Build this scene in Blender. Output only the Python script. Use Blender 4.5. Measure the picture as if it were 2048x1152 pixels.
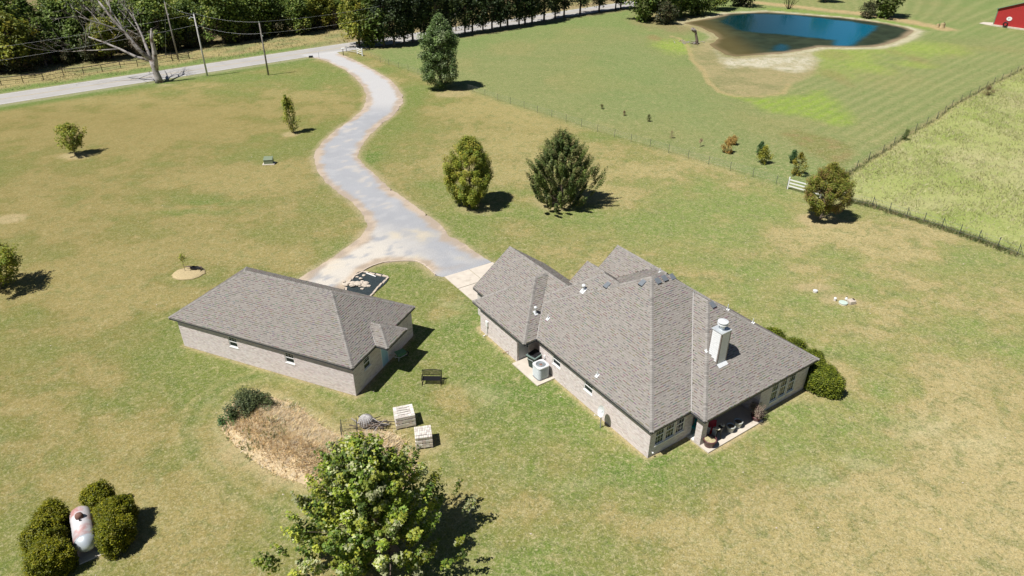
import bpy, math, random
import numpy as np
from mathutils import Matrix, Vector
R=math.radians
sc=bpy.context.scene
for o in list(bpy.data.objects): bpy.data.objects.remove(o)
# ------------------------------------------------------------------ camera, sky, sun, exposure
CAMH=31.0; PITCH=R(30.71); FPX=1366.0
cam=bpy.data.cameras.new('camera'); camo=bpy.data.objects.new('camera',cam)
sc.collection.objects.link(camo); camo.location=(0,0,CAMH); camo.rotation_euler=(R(90)-PITCH,0,0)
cam.sensor_width=36; cam.lens=FPX/2048*36; cam.clip_start=.5; cam.clip_end=8000
sc.camera=camo
wd=bpy.data.worlds.new('World'); sc.world=wd; wd.use_nodes=True
nt=wd.node_tree; nt.nodes.clear()
sky=nt.nodes.new('ShaderNodeTexSky'); sky.sky_type='NISHITA'; sky.sun_disc=False
SUN_EL=R(60.5); SH_AZ=R(32)      # sun height, heading of the shadows (from +X)
sky.sun_elevation=SUN_EL; sky.sun_rotation=math.atan2(-math.cos(SH_AZ),-math.sin(SH_AZ))
sky.air_density=.6; sky.dust_density=.1; sky.ozone_density=2.0
bg=nt.nodes.new('ShaderNodeBackground'); bg.inputs[1].default_value=.05
wo=nt.nodes.new('ShaderNodeOutputWorld'); nt.links.new(sky.outputs[0],bg.inputs[0]); nt.links.new(bg.outputs[0],wo.inputs[0])
sl=bpy.data.lights.new('sun','SUN'); sl.energy=4.9; sl.angle=R(.53); sl.color=(1,.965,.915)
so=bpy.data.objects.new('sun',sl); sc.collection.objects.link(so)
so.rotation_euler=Vector((-math.cos(SH_AZ)*math.cos(SUN_EL),-math.sin(SH_AZ)*math.cos(SUN_EL),math.sin(SUN_EL))).to_track_quat('Z','Y').to_euler()
so.location=(0,0,60)
sc.view_settings.view_transform='Standard'; sc.view_settings.look='None'; sc.view_settings.gamma=1
sc.view_settings.exposure=0.28; sc.view_settings.use_curve_mapping=False
# ------------------------------------------------------------------ helpers
rng=np.random.default_rng(7); random.seed(7)
def G(px,py,z=0.0):
    # point of the level plane z that the photograph shows at (px,py)
    c,s=math.cos(PITCH),math.sin(PITCH)
    rx=px-1024; ry=FPX*c-(py-576)*s; rz=-FPX*s-(py-576)*c
    t=(z-CAMH)/rz; return (rx*t,ry*t)
A1=R(-55.87); O1=G(1295,916.5); A2=R(-22.6); O2=G(712.6,792)
class Fr:
    def __init__(s,o,a): s.o=o; s.a=a; s.c=math.cos(a); s.s=math.sin(a)
    def w(s,u,v): return (s.o[0]+u*s.c-v*s.s, s.o[1]+u*s.s+v*s.c)
    def l(s,x,y):
        x-=s.o[0]; y-=s.o[1]; return (x*s.c+y*s.s,-x*s.s+y*s.c)
F1=Fr(O1,A1); F2=Fr(O2,A2)
def link(o): sc.collection.objects.link(o); return o
def tag(o,label=None,cat=None,group=None,kind=None):
    if label: o['label']=label
    if cat: o['category']=cat
    if group: o['group']=group
    if kind: o['kind']=kind
    return o
def empty(name,loc,rz=0,label=None,cat=None,group=None):
    o=bpy.data.objects.new(name,None); o.empty_display_size=.3
    o.location=loc if len(loc)==3 else (loc[0],loc[1],0); o.rotation_euler=(0,0,rz); link(o)
    return tag(o,label,cat,group)
class MB:
    """collects faces; build() links them as ONE mesh object"""
    def __init__(s): s.v=[]; s.f=[]; s.c=[]; s.n=0
    def quad(s,a,b,c,d,col=None):
        s.v+= [a,b,c,d]; s.f.append((s.n,s.n+1,s.n+2,s.n+3)); s.n+=4; s.c+= [col or (1,1,1)]*4
    def poly(s,pts,col=None):
        k=len(pts); s.v+=list(pts); s.f.append(tuple(range(s.n,s.n+k))); s.n+=k; s.c+=[col or (1,1,1)]*k
    def box(s,x0,y0,z0,x1,y1,z1,col=None,rz=0,o=(0,0,0)):
        P=[(x0,y0,z0),(x1,y0,z0),(x1,y1,z0),(x0,y1,z0),(x0,y0,z1),(x1,y0,z1),(x1,y1,z1),(x0,y1,z1)]
        if rz or o!=(0,0,0):
            c,q=math.cos(rz),math.sin(rz); P=[(o[0]+x*c-y*q,o[1]+x*q+y*c,o[2]+z) for x,y,z in P]
        n=s.n; s.v+=P; s.n+=8; s.c+=[col or (1,1,1)]*8
        s.f+=[(n,n+3,n+2,n+1),(n+4,n+5,n+6,n+7),(n,n+1,n+5,n+4),(n+1,n+2,n+6,n+5),(n+2,n+3,n+7,n+6),(n+3,n,n+4,n+7)]
    def bevbox(s,x0,y0,z0,x1,y1,z1,b=.02,col=None):
        # box with chamfered top and vertical edges
        def ring(i,z): 
            return [(x0+i+b,y0+i,z),(x1-i-b,y0+i,z),(x1-i,y0+i+b,z),(x1-i,y1-i-b,z),(x1-i-b,y1-i,z),(x0+i+b,y1-i,z),(x0+i,y1-i-b,z),(x0+i,y0+i+b,z)]
        s.loft([ring(0,z0),ring(0,z1-b),ring(b,z1)],col=col)
    def loft(s,rings,close=True,caps=True,col=None):
        k=len(rings[0]); n=s.n
        for r in rings: s.v+=list(r); s.c+=[col or (1,1,1)]*k
        s.n+=k*len(rings)
        for i in range(len(rings)-1):
            for j in range(k if close else k-1):
                a=n+i*k+j; b=n+i*k+(j+1)%k; s.f.append((a,b,b+k,a+k))
        if caps:
            s.f.append(tuple(n+j for j in range(k))[::-1]); s.f.append(tuple(n+(len(rings)-1)*k+j for j in range(k)))
    def lathe(s,prof,x=0,y=0,k=20,col=None,sx=1,sy=1,caps=True):
        s.loft([[(x+r*sx*math.cos(2*math.pi*j/k),y+r*sy*math.sin(2*math.pi*j/k),z) for j in range(k)] for r,z in prof],col=col,caps=caps)
    def tube(s,pts,rad,k=6,col=None,caps=True):
        pts=[Vector(p) for p in pts]; rings=[]
        for i,p in enumerate(pts):
            d=(pts[min(i+1,len(pts)-1)]-pts[max(i-1,0)]).normalized()
            a=d.orthogonal().normalized() if abs(d.z)>.9 else Vector((0,0,1)).cross(d).normalized()
            b=d.cross(a); r=float(rad[i] if hasattr(rad,'__len__') else rad)
            rings.append([tuple(p+r*(a*math.cos(2*math.pi*j/k)+b*math.sin(2*math.pi*j/k))) for j in range(k)])
        s.loft(rings,col=col,caps=caps)
    def build(s,name,mat,parent=None,smooth=False,loc=None,rz=0):
        me=bpy.data.meshes.new(name); me.from_pydata([tuple(map(float,p)) for p in s.v],[],s.f)
        if any(c!=(1,1,1) for c in s.c[:4000:37]) or (s.c and s.c[-1]!=(1,1,1)):
            a=me.color_attributes.new('Col','FLOAT_COLOR','POINT')
            arr=np.ones((len(s.v),4),np.float32); arr[:,:3]=np.array(s.c,np.float32); a.data.foreach_set('color',arr.ravel())
        me.materials.append(mat)
        if smooth: me.shade_smooth()
        me.update(); o=bpy.data.objects.new(name,me); link(o)
        if parent: o.parent=parent
        if loc is not None: o.location=loc if len(loc)==3 else (loc[0],loc[1],0)
        if rz: o.rotation_euler=(0,0,rz)
        return o
def npmesh(name,V,Fq,mat,parent=None,col=None,k=4,smooth=False):
    """V (n,3), Fq (m,k) numpy"""
    me=bpy.data.meshes.new(name); n=len(V); m=len(Fq)
    me.vertices.add(n); me.vertices.foreach_set('co',np.ascontiguousarray(V,np.float32).ravel())
    me.loops.add(m*k); me.loops.foreach_set('vertex_index',np.ascontiguousarray(Fq,np.int32).ravel())
    me.polygons.add(m); me.polygons.foreach_set('loop_start',np.arange(0,m*k,k,dtype=np.int32))
    try: me.polygons.foreach_set('loop_total',np.full(m,k,np.int32))
    except Exception: pass
    if col is not None:
        a=me.color_attributes.new('Col','FLOAT_COLOR','POINT'); arr=np.ones((n,4),np.float32); arr[:,:3]=col; a.data.foreach_set('color',arr.ravel())
    me.materials.append(mat)
    me.update(calc_edges=True); me.validate()
    if smooth: me.shade_smooth()
    o=bpy.data.objects.new(name,me); link(o)
    if parent: o.parent=parent
    return o
def copy_tree(o,parent=None):
    c=o.copy(); link(c); 
    if parent: c.parent=parent
    for ch in list(o.children): copy_tree(ch,c)
    return c
# ------------------------------------------------------------------ materials
def mat(name,col=(.5,.5,.5),rough=.8,metal=0,spec=.5,vcol=False,noise=0,nscale=5,bump=0,bscale=30,trans=0,noise2=None,coord='Object'):
    m=bpy.data.materials.new(name); m.use_nodes=True; nt=m.node_tree; N=nt.nodes; L=nt.links
    p=N['Principled BSDF']; out=N['Material Output']
    p.inputs['Roughness'].default_value=rough; p.inputs['Metallic'].default_value=metal; p.inputs['Specular IOR Level'].default_value=spec
    p.inputs['Base Color'].default_value=(*col,1)
    src=None; tc=N.new('ShaderNodeTexCoord')
    if vcol:
        a=N.new('ShaderNodeAttribute'); a.attribute_name='Col'; src=a.outputs['Color']
    else:
        c=N.new('ShaderNodeRGB'); c.outputs[0].default_value=(*col,1); src=c.outputs[0]
    if noise:
        t=N.new('ShaderNodeTexNoise'); t.inputs['Scale'].default_value=nscale; t.inputs['Detail'].default_value=6; t.inputs['Roughness'].default_value=.65
        L.new(tc.outputs[coord],t.inputs[0])
        mr=N.new('ShaderNodeMapRange'); mr.inputs[1].default_value=.25; mr.inputs[2].default_value=.75; mr.inputs[3].default_value=1-noise; mr.inputs[4].default_value=1+noise
        L.new(t.outputs[0],mr.inputs[0])
        mx=N.new('ShaderNodeVectorMath'); mx.operation='SCALE'; L.new(src,mx.inputs[0]); L.new(mr.outputs[0],mx.inputs[3]); src=mx.outputs[0]
    if noise2:  # (colour, scale, lo, hi): stains of a second colour
        c2,s2,lo,hi=noise2
        t=N.new('ShaderNodeTexNoise'); t.inputs['Scale'].default_value=s2; t.inputs['Detail'].default_value=7; t.inputs['Roughness'].default_value=.6
        L.new(tc.outputs[coord],t.inputs[0]); mr=N.new('ShaderNodeMapRange'); mr.inputs[1].default_value=lo; mr.inputs[2].default_value=hi; L.new(t.outputs[0],mr.inputs[0])
        mx=N.new('ShaderNodeMix'); mx.data_type='RGBA'; L.new(mr.outputs[0],mx.inputs[0]); L.new(src,mx.inputs[6]); mx.inputs[7].default_value=(*c2,1); src=mx.outputs[2]
    L.new(src,p.inputs['Base Color'])
    if bump:
        t=N.new('ShaderNodeTexNoise'); t.inputs['Scale'].default_value=bscale; t.inputs['Detail'].default_value=4; L.new(tc.outputs[coord],t.inputs[0])
        b=N.new('ShaderNodeBump'); b.inputs['Strength'].default_value=bump; b.inputs['Distance'].default_value=.05; L.new(t.outputs[0],b.inputs['Height']); L.new(b.outputs[0],p.inputs['Normal'])
    if trans:
        tr=N.new('ShaderNodeBsdfTranslucent'); L.new(src,tr.inputs[0]); ms=N.new('ShaderNodeMixShader'); ms.inputs[0].default_value=trans
        L.new(p.outputs[0],ms.inputs[1]); L.new(tr.outputs[0],ms.inputs[2]); L.new(ms.outputs[0],out.inputs[0])
    return m
M={}
M['leaf']=mat('leaf',rough=.55,spec=.35,vcol=True,trans=.35)
M['grassblade']=mat('grass_blade',rough=.8,spec=.1,vcol=True,trans=.2)
M['bark']=mat('bark',(.16,.125,.1),.9,spec=.1,noise=.35,nscale=9)
M['deadwood']=mat('dead_wood',(.36,.33,.31),.9,spec=.1,noise=.4,nscale=4,noise2=((.12,.09,.07),1.2,.5,.62))
M['shingle']=mat('asphalt_shingle',rough=.95,spec=.15,vcol=True,noise=.12,nscale=60)
M['brick']=mat('brick_face',rough=.9,spec=.15,vcol=True,noise=.12,nscale=25)
M['mortar']=mat('mortar',(.60,.565,.535),.95,spec=.1,noise=.1,nscale=10)
M['white']=mat('white_paint',(.78,.78,.77),.5,spec=.4,noise=.05,nscale=6)
M['siding']=mat('weathered_siding',(.76,.77,.77),.7,spec=.3,noise=.12,nscale=7,noise2=((.5,.46,.42),9,.62,.8))
M['trim']=mat('taupe_trim',(.23,.20,.18),.6,spec=.3,noise=.12,nscale=6)
M['fascia']=mat('fascia_board',(.05,.054,.062),.6,spec=.3,noise=.1,nscale=6)
M['edge']=mat('drip_edge',(.36,.34,.32),.5,spec=.4)
M['glass']=mat('window_glass',(.008,.016,.02),.12,spec=.35)
M['galv']=mat('galvanised_steel',(.62,.66,.68),.42,metal=.35,noise=.12,nscale=8)
M['steel_white']=mat('pale_steel',(.72,.74,.75),.45,metal=.1,noise=.08,nscale=10)
M['darkvent']=mat('grey_vent',(.17,.19,.21),.5,metal=.2,noise=.1)
M['black']=mat('black_paint',(.012,.012,.014),.5,spec=.4)
M['concrete']=mat('concrete',(.58,.52,.44),.92,spec=.15,noise=.14,nscale=1.3,noise2=((.3,.26,.2),.7,.6,.8),bump=.15,bscale=60)
M['soil']=mat('soil',(.2,.15,.09),.95,spec=.05,noise=.4,nscale=9,bump=.5,bscale=25)
M['wood']=mat('weathered_wood',(.3,.27,.24),.85,spec=.1,noise=.25,nscale=7)
M['pole']=mat('utility_pole',(.25,.225,.2),.9,spec=.1,noise=.3,nscale=4)
M['pole_pale']=mat('pale_utility_pole',(.55,.53,.5),.9,spec=.1,noise=.2,nscale=4)
M['wire']=mat('wire',(.55,.56,.58),.6,metal=.3)
M['fencewire']=mat('fence_wire',(.2,.21,.2),.6,metal=.2)
M['postgreen']=mat('metal_post',(.07,.08,.08),.6,spec=.3)
M['rust']=mat('rusty_pipe',(.07,.055,.045),.8,spec=.2,noise=.3,nscale=3)
M['red']=mat('red_metal',(.42,.035,.035),.55,spec=.3,noise=.08,nscale=1)
M['roofmetal']=mat('pale_metal_roof',(.48,.55,.55),.5,metal=.2,noise=.06,nscale=1)
M['greentrim']=mat('green_trim',(.13,.2,.13),.6)
M['bin']=mat('bin_plastic',(.018,.045,.04),.45,spec=.4,noise=.15,nscale=5)
M['binlid']=mat('bin_rim',(.16,.22,.2),.5,spec=.4)
M['acmetal']=mat('ac_metal',(.56,.6,.61),.5,metal=.1,noise=.08,nscale=8)
M['acgrille']=mat('ac_grille',(.2,.225,.24),.6,metal=.2)
M['copper']=mat('brown_fan',(.25,.12,.08),.6)
M['teal']=mat('teal_plastic',(.02,.42,.42),.45,noise=.05)
M['tealdoor']=mat('teal_door',(.02,.16,.18),.5,noise=.1)
M['doorblue']=mat('pale_blue_door',(.34,.55,.66),.5,noise=.05)
M['doorgrey']=mat('grey_door',(.42,.44,.47),.6,noise=.08)
M['maroon']=mat('maroon_glaze',(.12,.045,.05),.4,spec=.5,noise=.15,nscale=6)
M['pot']=mat('pale_pot',(.45,.46,.42),.7,noise=.12,nscale=7)
M['redpaint']=mat('bright_red',(.5,.02,.02),.4)
M['greypaint']=mat('grey_steel',(.32,.33,.36),.5,metal=.2)
M['cream']=mat('cream',(.75,.68,.5),.6)
M['tank']=mat('peeling_tank',(.62,.6,.61),.5,metal=.1,noise=.08,nscale=3,noise2=((.47,.23,.21),.9,.46,.62))
M['tankend']=mat('tank_end',(.55,.6,.64),.4,metal=.3,noise=.06,nscale=3)
M['rustdome']=mat('rusty_dome',(.19,.095,.07),.8,noise=.25,nscale=8)
M['transformer']=mat('olive_box',(.19,.235,.15),.6,noise=.08,nscale=3)
M['liner']=mat('pond_liner',(.03,.042,.046),.55,spec=.4,noise=.2,nscale=3,bump=1,bscale=4)
M['rock']=mat('pale_rock',(.55,.48,.4),.9,spec=.1,noise=.2,nscale=5,bump=.5,bscale=10)
M['curb']=mat('curb_stone',(.55,.46,.37),.9,noise=.2,nscale=4)
M['mulch']=mat('straw_mulch',(.46,.37,.21),.95,spec=.05,noise=.3,nscale=9,bump=.6,bscale=20)
M['riser']=mat('pvc_green',(.5,.6,.53),.6)
M['packbrick']=mat('pale_brick',rough=.9,spec=.1,vcol=True,noise=.14,nscale=20)
M['twig']=mat('twigs',rough=.9,spec=.1,vcol=True)
def jit(c,a=.12,r=random):
    k=1+r.uniform(-a,a); return tuple(max(0,x*k*(1+r.uniform(-a*.3,a*.3))) for x in c)
# numpy value noise
def vnoise(x,y,seed=0):
    xi=np.floor(x).astype(np.int64); yi=np.floor(y).astype(np.int64); fx=x-xi; fy=y-yi
    fx=fx*fx*(3-2*fx); fy=fy*fy*(3-2*fy)
    def h(a,b):
        n=(a*374761393+b*668265263+seed*974634777)&0x7fffffff; n=((n^(n>>13))*1274126177)&0x7fffffff; n=n^(n>>16)
        return (n&0xffff)/65535.
    return (h(xi,yi)*(1-fx)+h(xi+1,yi)*fx)*(1-fy)+(h(xi,yi+1)*(1-fx)+h(xi+1,yi+1)*fx)*fy
def fbm(x,y,s,seed=0,o=4):
    v=0;a=1;t=0
    for i in range(o): v=v+a*vnoise(x/s*2**i+17*i,y/s*2**i-9*i,seed+i); t+=a; a*=.55
    return v/t
def sstep(a,b,x): 
    t=np.clip((x-a)/(b-a),0,1); return t*t*(3-2*t)
def poly_sd(P,X,Y):
    """signed distance to polygon P (list of xy); negative inside"""
    P=np.array(P,float); d=np.full(X.shape,1e9); ins=np.zeros(X.shape,bool); n=len(P)
    for i in range(n):
        a=P[i]; b=P[(i+1)%n]; e=b-a; wx=X-a[0]; wy=Y-a[1]
        t=np.clip((wx*e[0]+wy*e[1])/(e@e+1e-12),0,1); d=np.minimum(d,(wx-e[0]*t)**2+(wy-e[1]*t)**2)
        c=((a[1]<=Y)&(b[1]>Y))|((b[1]<=Y)&(a[1]>Y))
        with np.errstate(divide='ignore',invalid='ignore'): xi=a[0]+(Y-a[1])/(b[1]-a[1]+1e-12)*(b[0]-a[0])
        ins^= c&(X<xi)
    d=np.sqrt(d); return np.where(ins,-d,d)
def line_d(P,X,Y):
    P=np.array(P,float); d=np.full(X.shape,1e9)
    for a,b in zip(P[:-1],P[1:]):
        e=b-a; t=np.clip(((X-a[0])*e[0]+(Y-a[1])*e[1])/(e@e),0,1); d=np.minimum(d,(X-a[0]-e[0]*t)**2+(Y-a[1]-e[1]*t)**2)
    return np.sqrt(d)
def smoothline(P,n=8,closed=False):
    P=[np.array(p,float) for p in P]; out=[]; m=len(P)
    rngi=range(m if closed else m-1)
    for i in rngi:
        g=lambda k:P[k%m] if closed else P[min(max(k,0),m-1)]
        p0,p1,p2,p3=g(i-1),g(i),g(i+1),g(i+2)
        for k in range(n):
            t=k/n; out.append(tuple(.5*((2*p1)+(-p0+p2)*t+(2*p0-5*p1+4*p2-p3)*t*t+(-p0+3*p1-3*p2+p3)*t**3)))
    if not closed: out.append(tuple(P[-1]))
    return out
def GP(L): return [G(*p) for p in L]
# ------------------------------------------------------------------ the ground
DRV_L=[(600,110),(620,114),(649,121),(688,138.6),(708,154),(725.5,173.7),(732,189),(731,205),(721.5,222.6),(698,242),(669,261.6),(643.4,285),(631.7,302.6),(627,315.6),(632.5,339),(649.5,362.5),(678,386),(704,404),(722.4,425),(734,448.4),(732.8,456),(717,477),(678,505.7),(639,531.8),(600,556),(560,582)]
DRV_R=[(715,97),(672,104.5),(698,115),(727.4,128.8),(756.7,144.5),(782,160),(795.8,175.7),(804.6,189.4),(806.5,205),(795.8,220.6),(786,232.3),(766.5,246),(745,265.5),(729.4,283),(717.6,304.6),(714.6,315.6),(730,331),(756,354.7),(782,378),(813.5,399),(844.8,422.4),(873.4,443),(894,461.5),(897,473),(912.5,477),(938.5,495),(964.6,513.5),(985.4,525)]
CURB=[(726,542),(746,532),(769,525),(798,522.6),(829,522.6),(845,528),(858,538),(871,550)]
APRON=[(985.4,525),(889,554),(946,602),(1010,602),(1075,560)]
drv=GP(DRV_L)+GP([(620,640),(680,600)])+GP(CURB)+[G(889,554)]+GP(DRV_R[::-1])
def ext(P,k):
    a=np.array(P[0]);b=np.array(P[1]);d=(a-b)/np.linalg.norm(a-b); c=np.array(P[-1]);e=np.array(P[-2]);f=(c-e)/np.linalg.norm(c-e)
    return [tuple(a+d*k)]+list(P)+[tuple(c+f*k)]
road_far=ext(GP([(0,188.5),(195,159),(400,129),(533.6,108.4),(643,91.8),(917,52),(1137,20.5)]),200)
road_near=ext(GP([(0,207),(195,178),(400,147),(533.6,126),(620,113),(700,101),(917,68),(1137,35)]),200)
roadpoly=road_far+road_near[::-1]
pond=GP([(1365,46),(1396,53),(1425,66),(1437,76),(1427.5,84),(1418,89),(1431,97.6),(1451,109),(1470.5,113),(1513,110),(1562,107),(1601,101.5),(1640,93.5),(1700,94.6),(1750,93.6),(1779.5,87.6),(1809,75.7),(1829,61.8),(1815,55.8),(1779.5,47.8),(1729.6,40.8),(1680,34.9),(1640,32),(1591.6,28),(1533,23.4),(1494,25.4),(1455,27.3),(1425.5,35),(1386.5,42)])
clear1=GP([(1443,45),(1474,60.5),(1533,68),(1611,74),(1640,77),(1670,80),(1670,91),(1706,92.6),(1722,76),(1743.6,62),(1754,52),(1700,43),(1640,36),(1591,31),(1500,27),(1460,32)])
clear2=GP([(1546,101),(1549,92),(1562,87),(1575,91),(1573,103)])
flat=GP([(1352,52),(1395,60),(1420,70),(1422,78),(1400,84),(1376,88),(1378,100),(1386,125),(1410,150),(1425,175),(1455,190),(1500,193),(1560,188),(1583,170),(1635,145),(1640,125),(1625,104),(1560,106),(1470,112),(1440,100),(1440,80),(1420,60),(1380,46)])
trackline=GP([(1340,72),(1360,77),(1376,92),(1384,120),(1408,142),(1417,165),(1440,184),(1472,193),(1520,193),(1565,187),(1578,170)])
pale=GP([(1430,95),(1450,112),(1475,116),(1560,112),(1625,104),(1642,122),(1628,140),(1590,146),(1540,138),(1490,135),(1455,140),(1437,125),(1425,105)])
FC_up=GP([(1688,358),(1698,346.6),(1719,335.5),(1741,318),(1761.4,308.6),(1782,294),(1806,277),(1841.5,256.4),(1874.7,237.4),(1902,215),(1935,196),(1966,180),(1990,166),(2020,152),(2048,137)])
FC_up=ext(FC_up,60)[1:]
FC_dn=ext(GP([(1655,385),(1697,402),(1744,412),(1812,434),(1882.6,455),(1955,480),(2033,509)]),60)[1:]
field=FC_up[::-1]+GP([(1697,385)])+FC_dn[1:]+[(140,60)]
lawnE=GP([(700,85),(836,148),(970,191),(1074,225),(1195,263.7),(1337,303),(1460,340),(1573,378),(1650,395)])  # wire fence line
def world_axis(lo,hi,f0,f1,s0,grow):
    out=[f0]; s=s0
    while out[-1]<f1: out.append(out[-1]+s0)
    while out[-1]<hi: s*=grow; out.append(out[-1]+s)
    s=s0; left=[]; x=f0
    while x>lo: s*=grow; x-=s; left.append(x)
    return np.array(left[::-1]+out)
gx=world_axis(-2500,2500,-34,34,.3,1.018); gy=world_axis(-400,3500,12,66,.3,1.0125)
X,Y=np.meshgrid(gx,gy); X=X.ravel(); Y=Y.ravel(); NX=len(gx); NY=len(gy)
straw=np.array((.33,.262,.115)); tan=np.array((.235,.188,.07)); olive=np.array((.165,.165,.05)); green=np.array((.072,.132,.022)); dirt=np.array((.42,.31,.19))
n1=fbm(X,Y,14,1,5); n2=fbm(X,Y,4.5,5,4); n3=fbm(X,Y,1.3,9,3); n4=fbm(X,Y,35,21,3)
HD=poly_sd([F1.w(-22,-6),F1.w(3,-8),F1.w(5,16),F1.w(-16,18)],X,Y); HD2=poly_sd([F2.w(-17,-7),F2.w(6,-9),F2.w(8,10),F2.w(-16,9)],X,Y)
g=.50+.26*(1-sstep(-1,6,np.minimum(HD,HD2)))-.10*sstep(-12,-50,X)*sstep(100,60,Y)*0+.9*(n4-.5)+1.0*(n1-.5)+.8*(fbm(X/3.2,Y*1.0+.25*X,4,61,4)-.5)+.9*(n2-.5)+.5*(n3-.5)   # 0 straw .. 1 green
def blob(px,py,rx,ry,soft=.6,nz=.5):
    cx,cy=G(px,py); wx=G(px+rx,py)[0]-cx; wy=abs(G(px,py-ry)[1]-G(px,py+ry)[1])/2
    d=np.sqrt(((X-cx)/wx)**2+((Y-cy)/wy)**2)+nz*(n2-.5)*1.5+nz*(n3-.5)
    return 1-sstep(1-soft,1+soft,d)
# greener and drier places of the lawn
for px,py,rx,ry,a in [(810,210,35,50,.5),(745,300,40,45,.45),(900,450,90,40,.45),(810,560,80,40,.55),(880,640,60,60,.35),(500,720,180,40,.35),(300,680,80,60,.25),(600,740,150,25,.4),(1010,760,60,60,.4),(1130,830,90,70,.35),(1060,700,40,40,.3),(760,730,70,50,.35),(390,400,160,14,.3),
    (440,900,80,70,.3),(430,780,70,60,.35),(660,160,60,50,.25),(1330,930,110,40,.35),(1500,520,110,40,.2),(1440,430,80,30,.25),(1600,620,90,40,.2),(1290,450,60,30,.25),(560,270,120,45,.2),(670,380,50,60,.3),
    (200,180,300,12,.3),(400,155,160,8,.5),(600,130,60,7,.4),(190,900,90,40,.2),(60,1100,90,60,.25),(560,1050,120,60,.25),(1010,860,50,40,.3),(680,520,60,30,.25),(1750,700,80,50,.2)]:
    g+=a*blob(px,py,rx,ry)
for px,py,rx,ry,a in [(300,250,280,50,.4),(120,380,200,60,.25),(520,360,100,40,.35),(180,560,140,50,.3),(130,780,130,60,.3),(900,620,45,30,.6),(960,790,70,30,.5),(1050,880,80,50,.35),(1180,900,80,40,.25),(1000,330,120,40,.3),(1000,230,90,30,.2),(1230,360,160,40,.3),(1850,760,260,220,.28),(1950,980,180,180,.36),(1700,1060,220,90,.25),(1250,1080,180,80,.3),
    (860,740,50,25,.35),(1400,560,60,30,.3),(1700,480,130,30,.35),(200,620,60,40,.3),(480,850,70,90,.35),(1620,760,80,40,.35),(620,210,80,30,.3),(250,980,160,60,.35),(120,880,200,90,.4),(330,860,90,60,.35),(330,1080,120,60,.3),(480,1040,110,50,.2),(60,700,120,70,.3),(250,760,120,30,.25),(750,860,100,40,.35),(960,200,60,30,.25)]:
    g-=a*blob(px,py,rx,ry)
g=np.clip(g,0,1)[:,None]
C=np.where(g<.5, straw+(tan-straw)*np.clip(g*2.2,0,1), tan+(green*1.25-tan)*np.clip((g-.45)*1.9,0,1))
C=C*.55+.45*np.where(g<.45,straw*.95,olive*1.15)
# large scale tone: browner far left, paler towards the right foreground
rb=sstep(-10,30,X)*(1-sstep(60,110,Y)); C=C*(1+.30*rb[:,None]); C[:,2]*=1+.22*rb; C[:,0]*=1+.03*rb
lf=sstep(10,-60,X)*(1-sstep(100,125,Y)); C=C*(1-.42*lf[:,None])+.42*lf[:,None]*np.array((.205,.18,.07))*(.85+.3*n1[:,None]); C=C*(1-.08*lf[:,None]); C[:,0]*=1+.05*lf; C[:,1]*=1-.02*lf
VAR=1-.45*lf-.25*sstep(75,110,Y)
def paint(m,c,var=None,keep=0.):
    global C,VAR
    m=np.clip(m,0,1); C=C*(1-m[:,None])+m[:,None]*(np.array(c)*(1-keep)+C*keep)
    if var is not None: VAR=VAR*(1-m)+var*m
# meadow side of the wire fence: greener, mown in stripes
d=line_d(lawnE,X,Y)
fen=poly_sd(lawnE+[tuple(FC_up[0])]+[tuple(p) for p in FC_up[1:]]+[(600,600),(200,900),(0,400)],X,Y)+(n2-.5)*2
mea=1-sstep(-1.5,1.5,fen)
paint(mea*.8,(.165,.205,.08))
paint(mea*sstep(.48,.66,n1)*.45,(.27,.23,.10)); paint(mea*sstep(.45,.65,n4)*.55,(.13,.21,.06))
a=np.array(FC_up[1]);b=np.array(FC_up[-2]);e=(b-a)/np.linalg.norm(b-a); cr=(X-a[0])*e[1]-(Y-a[1])*e[0]
east=mea*sstep(38,52,X)*(1-sstep(215,240,Y))
stripe=np.sin(-cr*2*np.pi/2.1+.6*(n4-.5)*3)
paint(east*np.clip(stripe,0,1)*.42*(.5+n2),(.33,.32,.15)); paint(east*np.clip(-stripe,0,1)*.42,(.12,.20,.055))
lime=(.25,.36,.03)
L1=GP([(1440,186),(1500,196),(1580,190),(1650,178),(1690,215),(1705,248),(1660,250),(1600,232),(1540,222)])
paint((1-sstep(-2.0,1.2,poly_sd(L1,X,Y)+(n2-.5)*4))*(.62+.2*stripe),(.22,.33,.03))
for px,py,rx,ry,k in [(1350,92,45,14,.9),(1690,110,60,18,.6),(1800,100,90,14,.55),(1740,135,40,12,.6),(1870,95,70,14,.5),(1640,130,50,25,.4),(1830,128,40,8,.6)]:
    paint(blob(px,py,rx,ry,.5)*k*(.75+.25*np.sign(stripe)*0),lime,1.)
OP=GP([(1560,264),(1600,258),(1660,272),(1705,290),(1716,312),(1690,335),(1655,325),(1610,300)])
paint((1-sstep(-1.2,.8,poly_sd(OP,X,Y)+(n2-.5)*3))*.85,(.17,.165,.05))
paint((1-sstep(-1.2,.8,poly_sd(OP,X,Y)+(n2-.5)*3))*sstep(.5,.62,n3)*.6,(.24,.16,.08))
for px,py,rx,ry,k in [(1665,150,22,12,.5),(1690,165,14,8,.4),(1835,120,18,10,.5),(1790,105,16,6,.4),(1670,110,30,10,.35),(1310,76,13,6,.9)]:
    paint(blob(px,py,rx,ry,.45)*k,(.23,.17,.075))
for px,py,rx,ry,k in [(1310,200,120,60,.35),(1250,110,60,25,.35),(1430,250,60,50,.3)]:
    paint(blob(px,py,rx,ry,.6)*k,(.14,.21,.075))
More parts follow.
